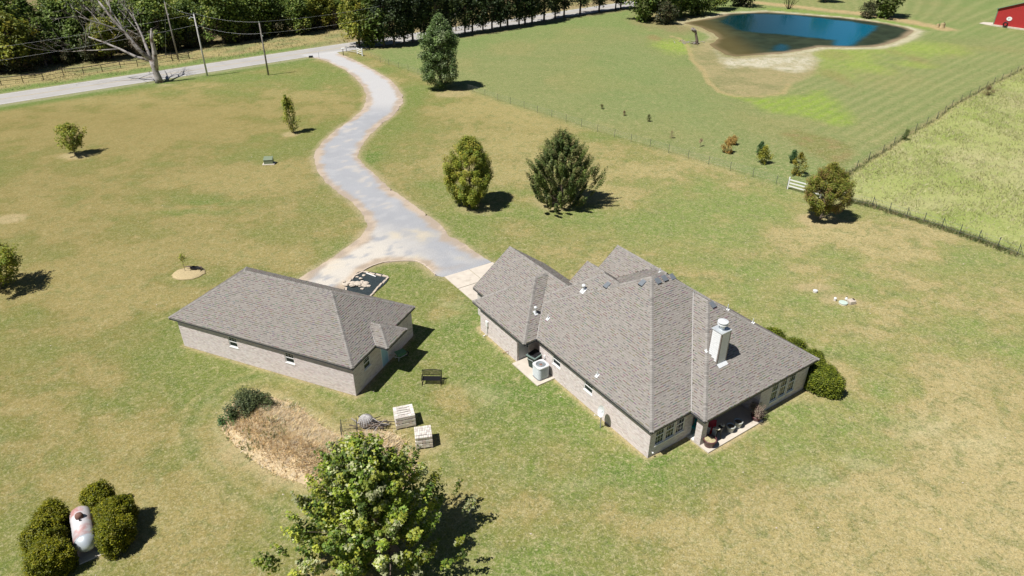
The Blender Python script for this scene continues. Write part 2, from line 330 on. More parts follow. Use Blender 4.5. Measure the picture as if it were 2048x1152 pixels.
# rough field right of the fence
fs=poly_sd(field,X,Y); fm=1-sstep(-.3,.3,fs)
paint(fm,(.335,.35,.135),.5); paint(fm*sstep(.45,.68,n1),(.41,.375,.20)); paint(fm*sstep(.5,.75,n2)*.6,(.21,.27,.06)); paint(fm*sstep(.62,.8,n4+.3*(n3-.5))*.4,(.40,.40,.26))
paint((1-sstep(.1,.8,line_d(FC_up,X,Y)+(n3-.5)*1.2))*.6,(.40,.30,.17)); paint((1-sstep(.2,.9,line_d(FC_dn,X,Y)+(n3-.5)*1.2))*.75,(.11,.13,.05))
# verge beyond the road
ra=np.array(road_far[1]);rb_=np.array(road_far[-2]);re=(rb_-ra)/np.linalg.norm(rb_-ra); rn=np.array((-re[1],re[0]))
rd=(X-ra[0])*rn[0]+(Y-ra[1])*rn[1]      # metres beyond the far road edge
bey=sstep(.0,1.0,rd)
paint(bey,(.36,.275,.14)); paint(bey*(1-sstep(2.8,6,rd+(n2-.5)*4))*(1-sstep(-42,-30,X)),(.11,.18,.04)); paint(bey*sstep(6,8,rd)*sstep(.45,.6,n2)*.8,(.17,.19,.08)); paint(bey*sstep(13,19,rd+(n2-.5)*4),(.20,.145,.085))
paint(bey*(1-sstep(3,7,rd+(n2-.5)*3))*sstep(-48,-36,X)*sstep(-0.5,.2,n2-.2),(.33,.235,.15))
nr=-rd-6.2
paint((1-sstep(.6,3.4,np.abs(-rd-9.5)+(n2-.5)*2))*(1-sstep(-42,-34,X))*.9,(.10,.16,.035))
paint((1-sstep(4.5,5.4,np.abs(-rd-4.2)))*.5,(.38,.33,.25))
# shaded litter strip under the roadside tree row
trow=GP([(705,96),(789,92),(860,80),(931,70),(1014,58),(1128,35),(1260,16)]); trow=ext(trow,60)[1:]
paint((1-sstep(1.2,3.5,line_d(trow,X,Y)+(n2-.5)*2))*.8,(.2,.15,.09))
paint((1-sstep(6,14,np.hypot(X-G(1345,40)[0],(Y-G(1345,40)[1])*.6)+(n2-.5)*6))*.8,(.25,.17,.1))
# pond shore and dried mud flats
ps=poly_sd(pond,X,Y)
paint((1-sstep(1.0,3.2,ps+(n2-.5)*2.2)),(.42,.35,.24),.7)
fs2=poly_sd(flat,X,Y)+(n2-.5)*1.6
paint((1-sstep(-1.2,.6,fs2))*.9,(.33,.255,.145),.8)
paint((1-sstep(-1,.5,fs2))*sstep(.45,.62,n2)*.65,(.19,.18,.085))
pl=poly_sd(pale,X,Y)+(n2-.5)*3
paint((1-sstep(-2.5,.8,pl))*(.5+.5*sstep(.35,.55,n3)),(.56,.49,.42),.8)
paint((1-sstep(.3,1.1,np.abs(ps-1.2+(n3-.5)*.6)))*sstep(50,54,X)*.55,(.62,.55,.47),.6)
paint((1-sstep(.15,.8,line_d(trackline,X,Y)+(n3-.5)*.7))*.75,(.42,.30,.165),.7)
# dam behind the pond
dam=ext(GP([(1560,10),(1650,20),(1730,28),(1800,40),(1850,50)]),6); paint((1-sstep(1.5,4,line_d(dam,X,Y)+(n2-.5)*2)),(.45,.31,.18))
dam2=GP([(1540,17),(1600,22),(1660,29),(1730,35),(1800,48),(1850,56)]); paint((1-sstep(.8,2.4,line_d(dam2,X,Y)+(n2-.5)*1.5))*.9,(.17,.26,.05))
for px,py,rx,ry in [(960,790,60,22),(1040,870,50,22),(985,870,25,18),(1000,935,40,25),(900,620,40,25),(560,720,50,16),(880,775,40,12),(1130,960,60,20),(1500,800,60,25),(1250,690,0.1,0.1),(1690,940,120,40),(1900,870,140,50)]:
    paint(blob(px,py,rx,ry,.6,1.)*sstep(.45,.6,n3*.5+n2*.5)*.7,(.50,.42,.26))
for px,py,rx,ry in [(380,425,90,7),(420,405,60,6),(700,790,60,20),(930,640,50,50),(1010,780,70,30),(1330,930,110,35),(1110,790,60,30),(740,320,20,40),(890,480,50,12),(800,420,50,12)]:
    paint(blob(px,py,rx,ry,.6,1.)*sstep(.35,.55,n3*.5+n2*.5)*.6,(.07,.15,.02))
MP_=GP([(437,852),(452,815),(480,795),(520,785),(565,797),(603,815),(650,850),(690,866),(735,862),(780,872),(812,905),(826,940),(800,985),(730,1010),(640,985),(560,958),(505,925),(462,888)])
md=poly_sd(MP_,X,Y)+(n2-.5)*.5
paint((1-sstep(.15,.45,np.abs(md-1.5)))*.4,(.36,.30,.15)); paint((1-sstep(.15,.45,np.abs(md-2.6)))*.3,(.34,.29,.14)); paint((1-sstep(.2,.6,np.abs(md-2.05)))*.35,(.10,.145,.035)); paint((1-sstep(.0,.9,md))*.7,(.44,.35,.2))
# bare soil: mulch rings, brush mound skirt, septic strip, pallet surround, drip lines
for px,py,rx,ry,k in [(150,311,28,7,.9),(582,268,18,5,.8),(1116,405,45,16,.75),(960,418,50,12,.6),(905,185,35,10,.5),(1641,440,48,15,.8),(20,437,30,9,.8),(1630,575,45,8,.75),(1680,598,40,12,.8),(850,890,45,18,.6),(760,850,50,20,.6),(500,880,55,45,.5),(600,940,80,25,.7),(330,170,18,3,.6),(200,1110,45,10,.5),(1590,800,60,8,.5)]:
    paint(blob(px,py,rx,ry,.35,.4)*k,dirt*1.02,.7)
dsd=poly_sd(drv,X,Y)
paint((1-sstep(.0,.9,dsd+(n3-.5)*.8))*.8,(.38,.30,.2),.7)
def pad(F,P,w,c,k):
    paint((1-sstep(.05,w,poly_sd([F.w(*p) for p in P],X,Y)+(n3-.5)*.25))*k,c,.6)
HP=[(-18.3,-1.1),(-12.8,-1.1),(-12.8,-.3),(-11.5,0),(0,0),(0,3.6),(1.85,3.6),(1.85,8.8),(1.25,8.9),(1.25,14),(-18.3,14)]
pad(F1,HP,.45,(.5,.37,.24),.9); pad(F2,[(-15.75,0),(0,0),(0,8.1),(-15.75,8.1)],.4,(.42,.31,.2),.8)
Z=.05*(fbm(X,Y,3,33,3)-.5)*sstep(4,8,np.abs(rd+4))*sstep(.5,3,dsd)
# the pond bed lies below the water
Z=Z-.25*(1-sstep(-2.5,-.3,ps))
# flatten under buildings
for F,P in ((F1,HP),(F2,[(-16.5,-1),(1.5,-1),(1.5,9),(-16.5,9)])):
    Z*=sstep(.5,2,poly_sd([F.w(*p) for p in P],X,Y))
Z-=.012
lum=C.mean(1)[:,None]; C=np.clip(lum+(C-lum)*1.06,.01,1)*np.array((.985,1.045,.96))
V=np.stack([X,Y,Z],1)
ii,jj=np.meshgrid(np.arange(NY-1),np.arange(NX-1),indexing='ij'); a0=(ii*NX+jj).ravel(); FQ=np.stack([a0,a0+1,a0+NX+1,a0+NX],1)
def ground_mat():
    m=bpy.data.materials.new('lawn'); m.use_nodes=True; nt=m.node_tree; N=nt.nodes; L=nt.links; p=N['Principled BSDF']
    p.inputs['Roughness'].default_value=.95; p.inputs['Specular IOR Level'].default_value=.05
    at=N.new('ShaderNodeAttribute'); at.attribute_name='Col'; tc=N.new('ShaderNodeTexCoord')
    def no(s,d=3,r=.6,st=1):
        t=N.new('ShaderNodeTexNoise'); t.inputs['Scale'].default_value=s; t.inputs['Detail'].default_value=d; t.inputs['Roughness'].default_value=r; t.inputs['Distortion'].default_value=.9
        mp=N.new('ShaderNodeMapping'); mp.inputs['Scale'].default_value=(1,st,1); L.new(tc.outputs['Object'],mp.inputs[0]); L.new(mp.outputs[0],t.inputs[0]); return t.outputs[0]
    def rng_(v,a,b,c,d):
        r=N.new('ShaderNodeMapRange'); r.inputs[1].default_value=a; r.inputs[2].default_value=b; r.inputs[3].default_value=c; r.inputs[4].default_value=d; L.new(v,r.inputs[0]); return r.outputs[0]
    def mul(a,b):
        r=N.new('ShaderNodeMath'); r.operation='MULTIPLY'; L.new(a,r.inputs[0])
        if isinstance(b,float): r.inputs[1].default_value=b
        else: L.new(b,r.inputs[1])
        return r.outputs[0]
    def mixc(f,a,b):
        r=N.new('ShaderNodeMix'); r.data_type='RGBA'; L.new(f,r.inputs[0]); L.new(a,r.inputs[6])
        if isinstance(b,tuple): r.inputs[7].default_value=(*b,1)
        else: L.new(b,r.inputs[7])
        return r.outputs[2]
    alpha=at.outputs['Alpha']
    c=at.outputs['Color']
    c=mixc(mul(rng_(no(1.1,6,.7),.52,.66,0,.55),alpha),c,(.40,.33,.155))
    c=mixc(mul(rng_(no(.75,6,.7),.50,.66,0,.6),alpha),c,(.10,.15,.04))
    c=mixc(mul(rng_(no(1.6,9,.85),.5,.6,0,.4),alpha),c,(.09,.14,.035))
    c=mixc(mul(rng_(no(2.1,9,.85),.50,.60,0,.4),alpha),c,(.46,.40,.22))
    c=mixc(mul(rng_(no(4.6,6,.8),.5,.62,0,.6),alpha),c,(.085,.10,.04))
    c=mixc(mul(rng_(no(5.6,6,.8),.51,.62,0,.65),alpha),c,(.50,.44,.26))
    sc_=N.new('ShaderNodeVectorMath'); sc_.operation='SCALE'; L.new(c,sc_.inputs[0]); L.new(rng_(no(13,4,.8),.25,.75,.5,1.5),sc_.inputs[3])
    L.new(sc_.outputs[0],p.inputs['Base Color'])
    b=N.new('ShaderNodeBump'); b.inputs['Strength'].default_value=.6; b.inputs['Distance'].default_value=.08; L.new(no(9,4,.7),b.inputs['Height']); L.new(b.outputs[0],p.inputs['Normal'])
    return m
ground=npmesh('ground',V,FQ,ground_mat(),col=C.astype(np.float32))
ca=ground.data.color_attributes['Col']; arr=np.empty(len(X)*4,np.float32); ca.data.foreach_get('color',arr); arr=arr.reshape(-1,4); arr[:,3]=VAR*(1-.6*sstep(150,400,Y)); ca.data.foreach_set('color',arr.ravel())
tag(ground,kind='structure')
# ------------------------------------------------------------------ fine sheets cut from polygons
def sheet(name,P,step,z,mat_,colf,rag=.25,ragscale=.8,drop=True):
    P=np.array(P); x0,y0=P.min(0)-1; x1,y1=P.max(0)+1
    xs=np.arange(x0,x1,step); ys=np.arange(y0,y1,step); XX,YY=np.meshgrid(xs,ys); nx=len(xs); sh=XX.shape
    f=lambda x,y: poly_sd(P,x,y)+rag*(fbm(x,y,ragscale,77,3)-.5)*2
    sd=f(XX.ravel(),YY.ravel()).reshape(sh)
    cin=(sd[:-1,:-1]<0)|(sd[1:,:-1]<0)|(sd[:-1,1:]<0)|(sd[1:,1:]<0)
    i,j=np.nonzero(cin); q=np.stack([i*nx+j,i*nx+j+1,(i+1)*nx+j+1,(i+1)*nx+j],1)
    us,inv=np.unique(q,return_inverse=True); q=inv.reshape(q.shape)
    x=XX.ravel()[us].copy(); y=YY.ravel()[us].copy()
    for _ in range(3):
        s=f(x,y); o=s>0
        if not o.any(): break
        e=.02; gx_=(f(x[o]+e,y[o])-s[o])/e; gy_=(f(x[o],y[o]+e)-s[o])/e; l=np.hypot(gx_,gy_)+1e-6; mv=np.minimum(s[o],step*1.2)
        x[o]-=gx_/l*mv; y[o]-=gy_/l*mv
    s=poly_sd(P,x,y); c=colf(x,y,-s)
    return npmesh(name,np.stack([x,y,np.full_like(x,z)],1),q,mat_,col=c.astype(np.float32))
off_n0=np.mean([(p[0]-ra[0])*rn[0]+(p[1]-ra[1])*rn[1] for p in road_near[1:-1]])
def drvcol(x,y,d):
    a=fbm(x,y,3.5,51,4); b=fbm(x,y,1.0,55,4); c=fbm(x,y,9,58,3)
    col=np.ones((len(x),3))*np.array((.34,.346,.362))
    t=sstep(.5,.72,b)[:,None]; col=col*(1-t*.35)+t*.35*np.array((.46,.457,.455)); col=col*(.92+.16*a[:,None])
    up=sstep(104,112,y)[:,None]; col=col*(1-up*.85)+up*.8*np.array((.52,.51,.50))
    jx,jy=G(735,510); j=(1-sstep(4,13,np.hypot(x-jx,(y-jy)*1.1)))*sstep(.45,.62,a)*(.3+.7*sstep(.4,.6,b)); j=j[:,None]; col=col*(1-.6*j)+.6*j*np.array((.50,.42,.27))
    jx,jy=G(650,535); j=(1-sstep(5,12,np.hypot(x-jx,y-jy)))*sstep(.3,.45,b); j=j[:,None]; col=col*(1-.8*j)+.8*j*np.array((.60,.55,.47))
    p=(sstep(.6,.68,a)*sstep(.5,.6,b))[:,None]*.25; col=col*(1-p)+p*np.array((.60,.50,.36))
    e=(1-sstep(.5,1.2,d+(a-.5)*1.7+(b-.5)*.9))[:,None]*.85; ad=line_d([G(985.4,525),G(889,554)],x,y); rd2=(x-ra[0])*rn[0]+(y-ra[1])*rn[1]-off_n0; e=e*sstep(.4,2.2,ad)[:,None]*sstep(.5,2.5,-rd2)[:,None]; col=col*(1-e)+e*np.where(b[:,None]>.5,np.array((.47,.37,.27)),np.array((.38,.30,.22)))
    return col
M['gravel']=mat('gravel',rough=.95,spec=.05,vcol=True,noise=.22,nscale=9,bump=.5,bscale=12)
driveway=tag(sheet('driveway',drv,.35,.006,M['gravel'],drvcol,.22),kind='structure')
def strip(name,A,B,z,mat_,col=(.5,.5,.5)):
    mb=MB(); n=min(len(A),len(B))
    for i in range(n-1): mb.quad((*A[i],z),(*A[i+1],z),(*B[i+1],z),(*B[i],z),col)
    return mb.build(name,mat_)
def resamp(P,n):
    P=np.array(P); d=np.r_[0,np.cumsum(np.hypot(*np.diff(P,axis=0).T))]; t=np.linspace(0,d[-1],n); return list(zip(np.interp(t,d,P[:,0]),np.interp(t,d,P[:,1])))
M['asphalt']=mat('worn_asphalt',(.40,.385,.365),.95,spec=.1,noise=.08,nscale=2.5,noise2=((.36,.345,.325),.3,.45,.7))
# straight road: fit both edges
rc=[np.array(p) for p in road_far[1:-1]]; 
fa=np.array(road_far[0]); off_n=np.mean([ (p[0]-ra[0])*rn[0]+(p[1]-ra[1])*rn[1] for p in road_near[1:-1]])
L0=ra-re*220; L1=ra+re*520
road=tag(strip('road',[tuple(L0),tuple(L1)],[tuple(L0+rn*off_n),tuple(L1+rn*off_n)],.004,M['asphalt']),kind='structure')
M['linewhite']=mat('road_paint_white',(.62,.61,.58),.8,noise=.15,nscale=3); M['lineyellow']=mat('road_paint_yellow',(.46,.37,.2),.8,noise=.2,nscale=3)
def rline(nm,o0,w,m):
    return tag(strip(nm,[tuple(L0+rn*(o0)),tuple(L1+rn*o0)],[tuple(L0+rn*(o0-w)),tuple(L1+rn*(o0-w))],.008,m),kind='structure')
rline('road_edge_line',-.35,.13,M['linewhite']); rline('road_edge_line',off_n+.5,.13,M['linewhite'])
rline('road_centre_line',off_n/2+.14,.11,M['lineyellow']); rline('road_centre_line',off_n/2-.04,.11,M['lineyellow'])
print('road width',off_n)
# pond water
def watermat():
    m=bpy.data.materials.new('pond_water'); m.use_nodes=True; nt=m.node_tree; N=nt.nodes; L=nt.links; p=N['Principled BSDF']
    at=N.new('ShaderNodeAttribute'); at.attribute_name='Col'; L.new(at.outputs['Color'],p.inputs['Base Color'])
    r=N.new('ShaderNodeMapRange'); r.inputs[3].default_value=.85; r.inputs[4].default_value=.12; L.new(at.outputs['Alpha'],r.inputs[0]); L.new(r.outputs[0],p.inputs['Roughness'])
    r2=N.new('ShaderNodeMapRange'); r2.inputs[3].default_value=.06; r2.inputs[4].default_value=.07; L.new(at.outputs['Alpha'],r2.inputs[0]); L.new(r2.outputs[0],p.inputs['Specular IOR Level'])
    tc=N.new('ShaderNodeTexCoord'); t=N.new('ShaderNodeTexNoise'); t.inputs['Scale'].default_value=1.2; t.inputs['Detail'].default_value=4; L.new(tc.outputs['Object'],t.inputs[0])
    b=N.new('ShaderNodeBump'); b.inputs['Strength'].default_value=.25; b.inputs['Distance'].default_value=.05; L.new(t.outputs[0],b.inputs['Height']); L.new(b.outputs[0],p.inputs['Normal'])
    return m
def pcol(x,y,d):
    a=fbm(x,y,5,91,4); b=fbm(x,y,1.6,95,3)
    weed=np.array((.038,.05,.028)); weed2=np.array((.018,.028,.018)); col=weed*(1-a[:,None])+weed2*a[:,None]; col=col*(.6+.9*b[:,None])
    sh=(1-sstep(.2,1.9,d+(a-.5)*1.6))[:,None]; col=col*(1-sh)+sh*np.array((.27,.21,.13))
    west=((1-sstep(48,56,x))*.6)[:,None]; col=col*(1-west)+west*np.array((.13,.10,.035))
    al=np.zeros_like(x)
    for P,cc in ((clear1,1),(clear2,.8)):
        k=(1-sstep(-1.1,.9,poly_sd(P,x,y)+(a-.5)*2.5)); al=np.maximum(al,k*cc)
    w_=sstep(60,88,x+.35*(185-y)); deep=np.stack([np.full_like(x,.001),.03+.085*w_,.034+.16*w_],1)
    col=col*(1-al[:,None])+al[:,None]*deep
    pcol.al=al
    return col
pw=sheet('pond_water',pond,.9,.02,watermat(),pcol,.3,3)
ca=pw.data.color_attributes['Col']; n=len(pw.data.vertices); arr=np.empty(n*4,np.float32); ca.data.foreach_get('color',arr); arr=arr.reshape(-1,4); arr[:,3]=pcol.al; ca.data.foreach_set('color',arr.ravel())
tag(pw,kind='structure')
# ------------------------------------------------------------------ roofs
def clip(P,fn):
    out=[]; n=len(P)
    for i in range(n):
        a,b=P[i],P[(i+1)%n]; fa_,fb=fn(a),fn(b)
        if fa_<=1e-7: out.append(a)
        if (fa_<-1e-7 and fb>1e-7) or (fa_>1e-7 and fb<-1e-7):
            t=fa_/(fa_-fb); out.append((a[0]+(b[0]-a[0])*t,a[1]+(b[1]-a[1])*t))
    return out
class Vol:
    # footprint rectangle u0,u1,v0,v1 ; slope per side (None = open / gable) ; eave height
    def __init__(s,u0,u1,v0,v1,e,su0=None,su1=None,sv0=None,sv1=None):
        s.r=(u0,u1,v0,v1); s.pl=[]
        if sv0: s.pl.append(('v0',(0,sv0,e-sv0*v0)))
        if su1: s.pl.append(('u1',(-su1,0,e+su1*u1)))
        if sv1: s.pl.append(('v1',(0,-sv1,e+sv1*v1)))
        if su0: s.pl.append(('u0',(su0,0,e-su0*u0)))
        s.e=e; s.foot=[(u0,v0),(u1,v0),(u1,v1),(u0,v1)]
    def z(s,u,v):
        u0,u1,v0,v1=s.r
        if not(u0-1e-6<=u<=u1+1e-6 and v0-1e-6<=v<=v1+1e-6): return -9
        return min(a*u+b*v+c for _,(a,b,c) in s.pl)
    def face(s,i):
        P=s.foot; a,b,c=s.pl[i][1]
        for j,(n_,(a2,b2,c2)) in enumerate(s.pl):
            if j!=i: P=clip(P,lambda p:(a-a2)*p[0]+(b-b2)*p[1]+(c-c2))
            if len(P)<3: return []
        return P
LIGHT=(.286,.263,.236); MIDC=(.272,.249,.224); DARK=(.252,.23,.207); CAP=(.282,.264,.243); SHADOWLINE=(.175,.156,.138)
def build_roof(vols,parent,F,tone=1.0,seed=3):
    r=random.Random(seed); top=lambda u,v,k: max([w.z(u,v)+(.14 if m_<k else 0) for m_,w in enumerate(vols) if m_!=k]+[-9])
    deck=MB(); sh=MB(); cap=MB(); FD=[]; SF=[]
    for k,w in enumerate(vols):
        u0,u1,v0,v1=w.r; soff=MB(); SF.append(soff)
        for i,(side,(a,b,c)) in enumerate(w.pl):
            P=w.face(i)
            if len(P)<3: continue
            Z=lambda p:a*p[0]+b*p[1]+c
            deck.poly([(p[0],p[1],Z(p)-.03-.004*k) for p in P],(.12,.11,.1))
            # local frame: e along eave, s up-slope
            gl=math.hypot(a,b); sx,sy=a/gl,b/gl; ex,ey=sy,-sx; cosp=1/math.sqrt(1+gl*gl)
            org={'v0':(u0,v0),'u1':(u1,v0),'v1':(u1,v1),'u0':(u0,v1)}[side]
            S=[((p[0]-org[0])*ex+(p[1]-org[1])*ey,(p[0]-org[0])*sx+(p[1]-org[1])*sy) for p in P]
            emin=min(q[0] for q in S); emax=max(q[0] for q in S); smax=max(q[1] for q in S)
            step=.142*cosp; row=0; s0=0.0
            while s0<smax:
                e0=emin-r.random()*.3; s1=s0+step*1.06
                while e0<emax:
                    w_=r.choice((.1,.13,.16,.2,.25)); e1=e0+w_
                    Q=clip(clip(clip(clip(list(S),lambda p:e0-p[0]),lambda p:p[0]-e1),lambda p:s0-p[1]),lambda p:p[1]-s1) if True else None
                    if len(Q)>=3:
                        uv=[(org[0]+q[0]*ex+q[1]*sx,org[1]+q[0]*ey+q[1]*sy) for q in Q]
                        cu=sum(p[0] for p in uv)/len(uv); cv=sum(p[1] for p in uv)/len(uv)
                        if Z((cu,cv))>top(cu,cv,k)-.12:
                            x=r.random(); col=LIGHT if x<.52 else MIDC if x<.8 else DARK
                            if x>.97: col=(.255,.228,.21)
                            kk=tone*(.94+.12*r.random()); col=(col[0]*kk,col[1]*kk,col[2]*kk)
                            lift=.024 if x<.5 else .012
                            zz=lambda q,p:Z(p)+lift*(1-(q[1]-s0)/step*.95)
                            sh.poly([(p[0],p[1],zz(q,p)) for q,p in zip(Q,uv)],col)
                            if x<.42:  # shadow line of the course, put into the tab's lower strip as dark colour
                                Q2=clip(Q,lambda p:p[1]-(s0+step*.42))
                                if len(Q2)>=3: sh.poly([(a_[0],a_[1],zz(q,a_)+.003) for q,a_ in ((q,(org[0]+q[0]*ex+q[1]*sx,org[1]+q[0]*ey+q[1]*sy)) for q in Q2)],tuple(c_*(.8+.5*r.random()) for c_ in SHADOWLINE))
                            # butt edge
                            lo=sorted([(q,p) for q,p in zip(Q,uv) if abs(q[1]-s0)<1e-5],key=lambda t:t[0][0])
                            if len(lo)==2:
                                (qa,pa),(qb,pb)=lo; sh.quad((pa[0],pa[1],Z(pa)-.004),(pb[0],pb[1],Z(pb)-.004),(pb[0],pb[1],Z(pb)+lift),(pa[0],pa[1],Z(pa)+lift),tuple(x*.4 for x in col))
                    e0=e1
                s0+=step; row+=1
            # caps on ridges and hips
            n=len(P)
            for q in range(n):
                A,B=P[q],P[(q+1)%n]; m=((A[0]+B[0])/2,(A[1]+B[1])/2)
                for j in range(i+1,len(w.pl)):
                    a2,b2,c2=w.pl[j][1]
                    if abs(Z(A)-(a2*A[0]+b2*A[1]+c2))<1e-4 and abs(Z(B)-(a2*B[0]+b2*B[1]+c2))<1e-4:
                        pa=(A[0],A[1],Z(A)); pb=(B[0],B[1],Z(B))
                        if pa[2]>pb[2]: pa,pb=pb,pa
                        d=Vector(pb)-Vector(pa); Lh=d.length; d.normalize()
                        n1_=Vector((-a,-b,1)).normalized(); n2_=Vector((-a2,-b2,1)).normalized()
                        t1=d.cross(n1_); t2=d.cross(n2_)
                        if t1.dot(n2_)>0: t1=-t1
                        if t2.dot(n1_)>0: t2=-t2
                        up=(n1_+n2_).normalized(); s_=0
                        while s_<Lh:
                            e_=min(s_+.155,Lh); pc=Vector(pa)+d*((s_+e_)/2)
                            if pc.z>top(pc.x,pc.y,k)-.05:
                                x0=Vector(pa)+d*s_+up*.045; x1=Vector(pa)+d*e_+up*.026; kk=tone*(.9+.2*r.random())*(1 if r.random()<.8 else .8); col=tuple(x*kk for x in CAP)
                                for t in (t1,t2):
                                    o1_=x0+t*.15-up*.02; o2_=x1+t*.15-up*.012
                                    cap.quad(tuple(x0),tuple(o1_),tuple(o2_),tuple(x1),col); 
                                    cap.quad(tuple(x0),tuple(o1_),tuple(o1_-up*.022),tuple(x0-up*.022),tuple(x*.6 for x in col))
                            s_=e_
        # soffit and fascia
        e=w.e-.16-.004*k
        soff.poly([(u0,v0,e),(u0,v1,e),(u1,v1,e),(u1,v0,e)])
        sides={n_ for n_,_ in w.pl}
        for side,A,B,nx,ny in (('v0',(u0,v0),(u1,v0),0,-1),('u1',(u1,v0),(u1,v1),1,0),('v1',(u1,v1),(u0,v1),0,1),('u0',(u0,v1),(u0,v0),-1,0)):
            fas=drip=None
            N_=max(1,int(math.hypot(B[0]-A[0],B[1]-A[1])/.3)); 
            for q in range(N_):
                t0,t1=q/N_,(q+1)/N_; a_=(A[0]+(B[0]-A[0])*t0,A[1]+(B[1]-A[1])*t0); b_=(A[0]+(B[0]-A[0])*t1,A[1]+(B[1]-A[1])*t1)
                mu,mv=(a_[0]+b_[0])/2-nx*.02,(a_[1]+b_[1])/2-ny*.02
                za=w.z(a_[0]-nx*.001,a_[1]-ny*.001); zb=w.z(b_[0]-nx*.001,b_[1]-ny*.001); zm=(za+zb)/2
                if top(mu+nx*.05,mv+ny*.05,k)>zm-.3 and top(mu,mv,k)>zm-.05: fas=None; continue
                if fas is None: fas=MB(); drip=MB(); rakeb=MB(); FD.append((fas,drip,rakeb))
                g_=side not in sides
                lo=(za-.2,zb-.2)
                fas.poly([(a_[0],a_[1],lo[0]),(b_[0],b_[1],lo[1]),(b_[0],b_[1],zb-.025),(a_[0],a_[1],za-.025)],(1,1,1))
                fas.poly([(a_[0],a_[1],lo[0]),(b_[0],b_[1],lo[1]),(b_[0]-nx*.03,b_[1]-ny*.03,lo[1]),(a_[0]-nx*.03,a_[1]-ny*.03,lo[0])],(1,1,1))
                drip.poly([(a_[0]+nx*.02,a_[1]+ny*.02,za-.05),(b_[0]+nx*.02,b_[1]+ny*.02,zb-.05),(b_[0]+nx*.02,b_[1]+ny*.02,zb-.004),(a_[0]+nx*.02,a_[1]+ny*.02,za-.004)],(1,1,1))
                if g_: rakeb.poly([(a_[0]-nx*.3,a_[1]-ny*.3,w.e-.2),(b_[0]-nx*.3,b_[1]-ny*.3,w.e-.2),(b_[0]-nx*.3,b_[1]-ny*.3,zb-.04),(a_[0]-nx*.3,a_[1]-ny*.3,za-.04)],(1,1,1))
    rf=deck.build('roof',M['shingle'],parent)
    tag(sh.build('shingles',M['shingle'],rf),kind='stuff'); tag(cap.build('ridge_caps',M['shingle'],rf),kind='stuff')
    for fas,drip,rk in FD:
        if fas.f: fas.build('fascia',M['fascia'],rf)
        if drip.f: drip.build('drip_edge',M['edge'],rf)
        if rk.f: rk.build('gable_infill',M['mortar'],rf)
    for soff in SF: soff.build('soffit',M['trim'],rf)
    return rf
def valley(parent,pts,wd_=.09,m='edge'):
    mb=MB(); 
    for a,b in zip(pts[:-1],pts[1:]): 
        a=Vector(a);b=Vector(b); d=(b-a).normalized(); s=d.cross(Vector((0,0,1))).normalized()*wd_/2; up=Vector((0,0,.035))
        mb.quad(tuple(a-s+up),tuple(a+s+up),tuple(b+s+up),tuple(b-s+up)); 
    return mb.build('valley_flashing',M[m],parent)
# ------------------------------------------------------------------ brick walls
BR=[(.74,.67,.64),(.69,.625,.60),(.65,.58,.555),(.72,.66,.64),(.60,.525,.50),(.50,.42,.395),(.75,.70,.68),(.66,.59,.565)]
def brick_wall(parent,A,B,z0,z1,holes=(),seed=1,gable=None,out=1):
    """wall from A to B (local uv), outside on the right hand of A->B when out=1; holes (s0,s1,za,zb)"""
    r=random.Random(seed); L=math.hypot(B[0]-A[0],B[1]-A[1]); dx,dy=(B[0]-A[0])/L,(B[1]-A[1])/L; nx,ny=dy*out,-dx*out
    P=lambda s,n,z:(A[0]+dx*s+nx*n,A[1]+dy*s+ny*n,z)
    core=MB(); br=MB()
    xs=sorted({0,L}|{h[0] for h in holes}|{h[1] for h in holes})
    for a,b in zip(xs[:-1],xs[1:]):
        segs=[(z0,z1)]
        for h in holes:
            if h[0]<=a+1e-6 and h[1]>=b-1e-6: segs=[(z0,h[2]),(h[3],z1)]
        for za,zb in segs:
            if zb-za>.01: core.poly([P(a,0,za),P(b,0,za),P(b,0,zb),P(a,0,zb)])
    for h in holes:  # reveals
        s0,s1,za,zb=h
        for q in ([P(s0,0,za),P(s0,-.1,za),P(s0,-.1,zb),P(s0,0,zb)],[P(s1,0,za),P(s1,-.1,za),P(s1,-.1,zb),P(s1,0,zb)],[P(s0,0,zb),P(s1,0,zb),P(s1,-.1,zb),P(s0,-.1,zb)],[P(s0,0,za),P(s1,0,za),P(s1,-.1,za),P(s0,-.1,za)]): core.poly(q)
    bl,bh,j=.2,.062,.011; t=.008; row=0; z=z0+.005
    while z+bh<z1:
        s=-(row%2)*(bl+j)/2
        while s<L:
            a,b=max(s,0.0),min(s+bl,L)
            for h in holes:
                if z+bh>h[2]-.002 and z<h[3]+.002:
                    if a<h[0]<b: b=h[0]-.001 if (h[0]-a)>.03 else a
                    elif a<h[1]<b: a=h[1]+.001
                    elif a>=h[0]-1e-6 and b<=h[1]+1e-6: b=a
            if b-a>.025:
                c=tuple(.55*q_+.45*m__ for q_,m__ in zip(jit(r.choice(BR),.12,r),(.68,.61,.585))); zt=z+bh; tt=t+r.random()*.003
                br.quad(P(a,tt,z),P(b,tt,z),P(b,tt,zt),P(a,tt,zt),c); br.quad(P(a,tt,zt),P(b,tt,zt),P(b,0,zt),P(a,0,zt),c)
                br.quad(P(a,0,z),P(a,tt,z),P(a,tt,zt),P(a,0,zt),c); br.quad(P(b,tt,z),P(b,0,z),P(b,0,zt),P(b,tt,zt),c)
            s+=bl+j
        z+=bh+j; row+=1
    w=core.build('brick_wall',M['mortar'],parent); tag(br.build('bricks',M['brick'],w),kind='stuff')
    return w
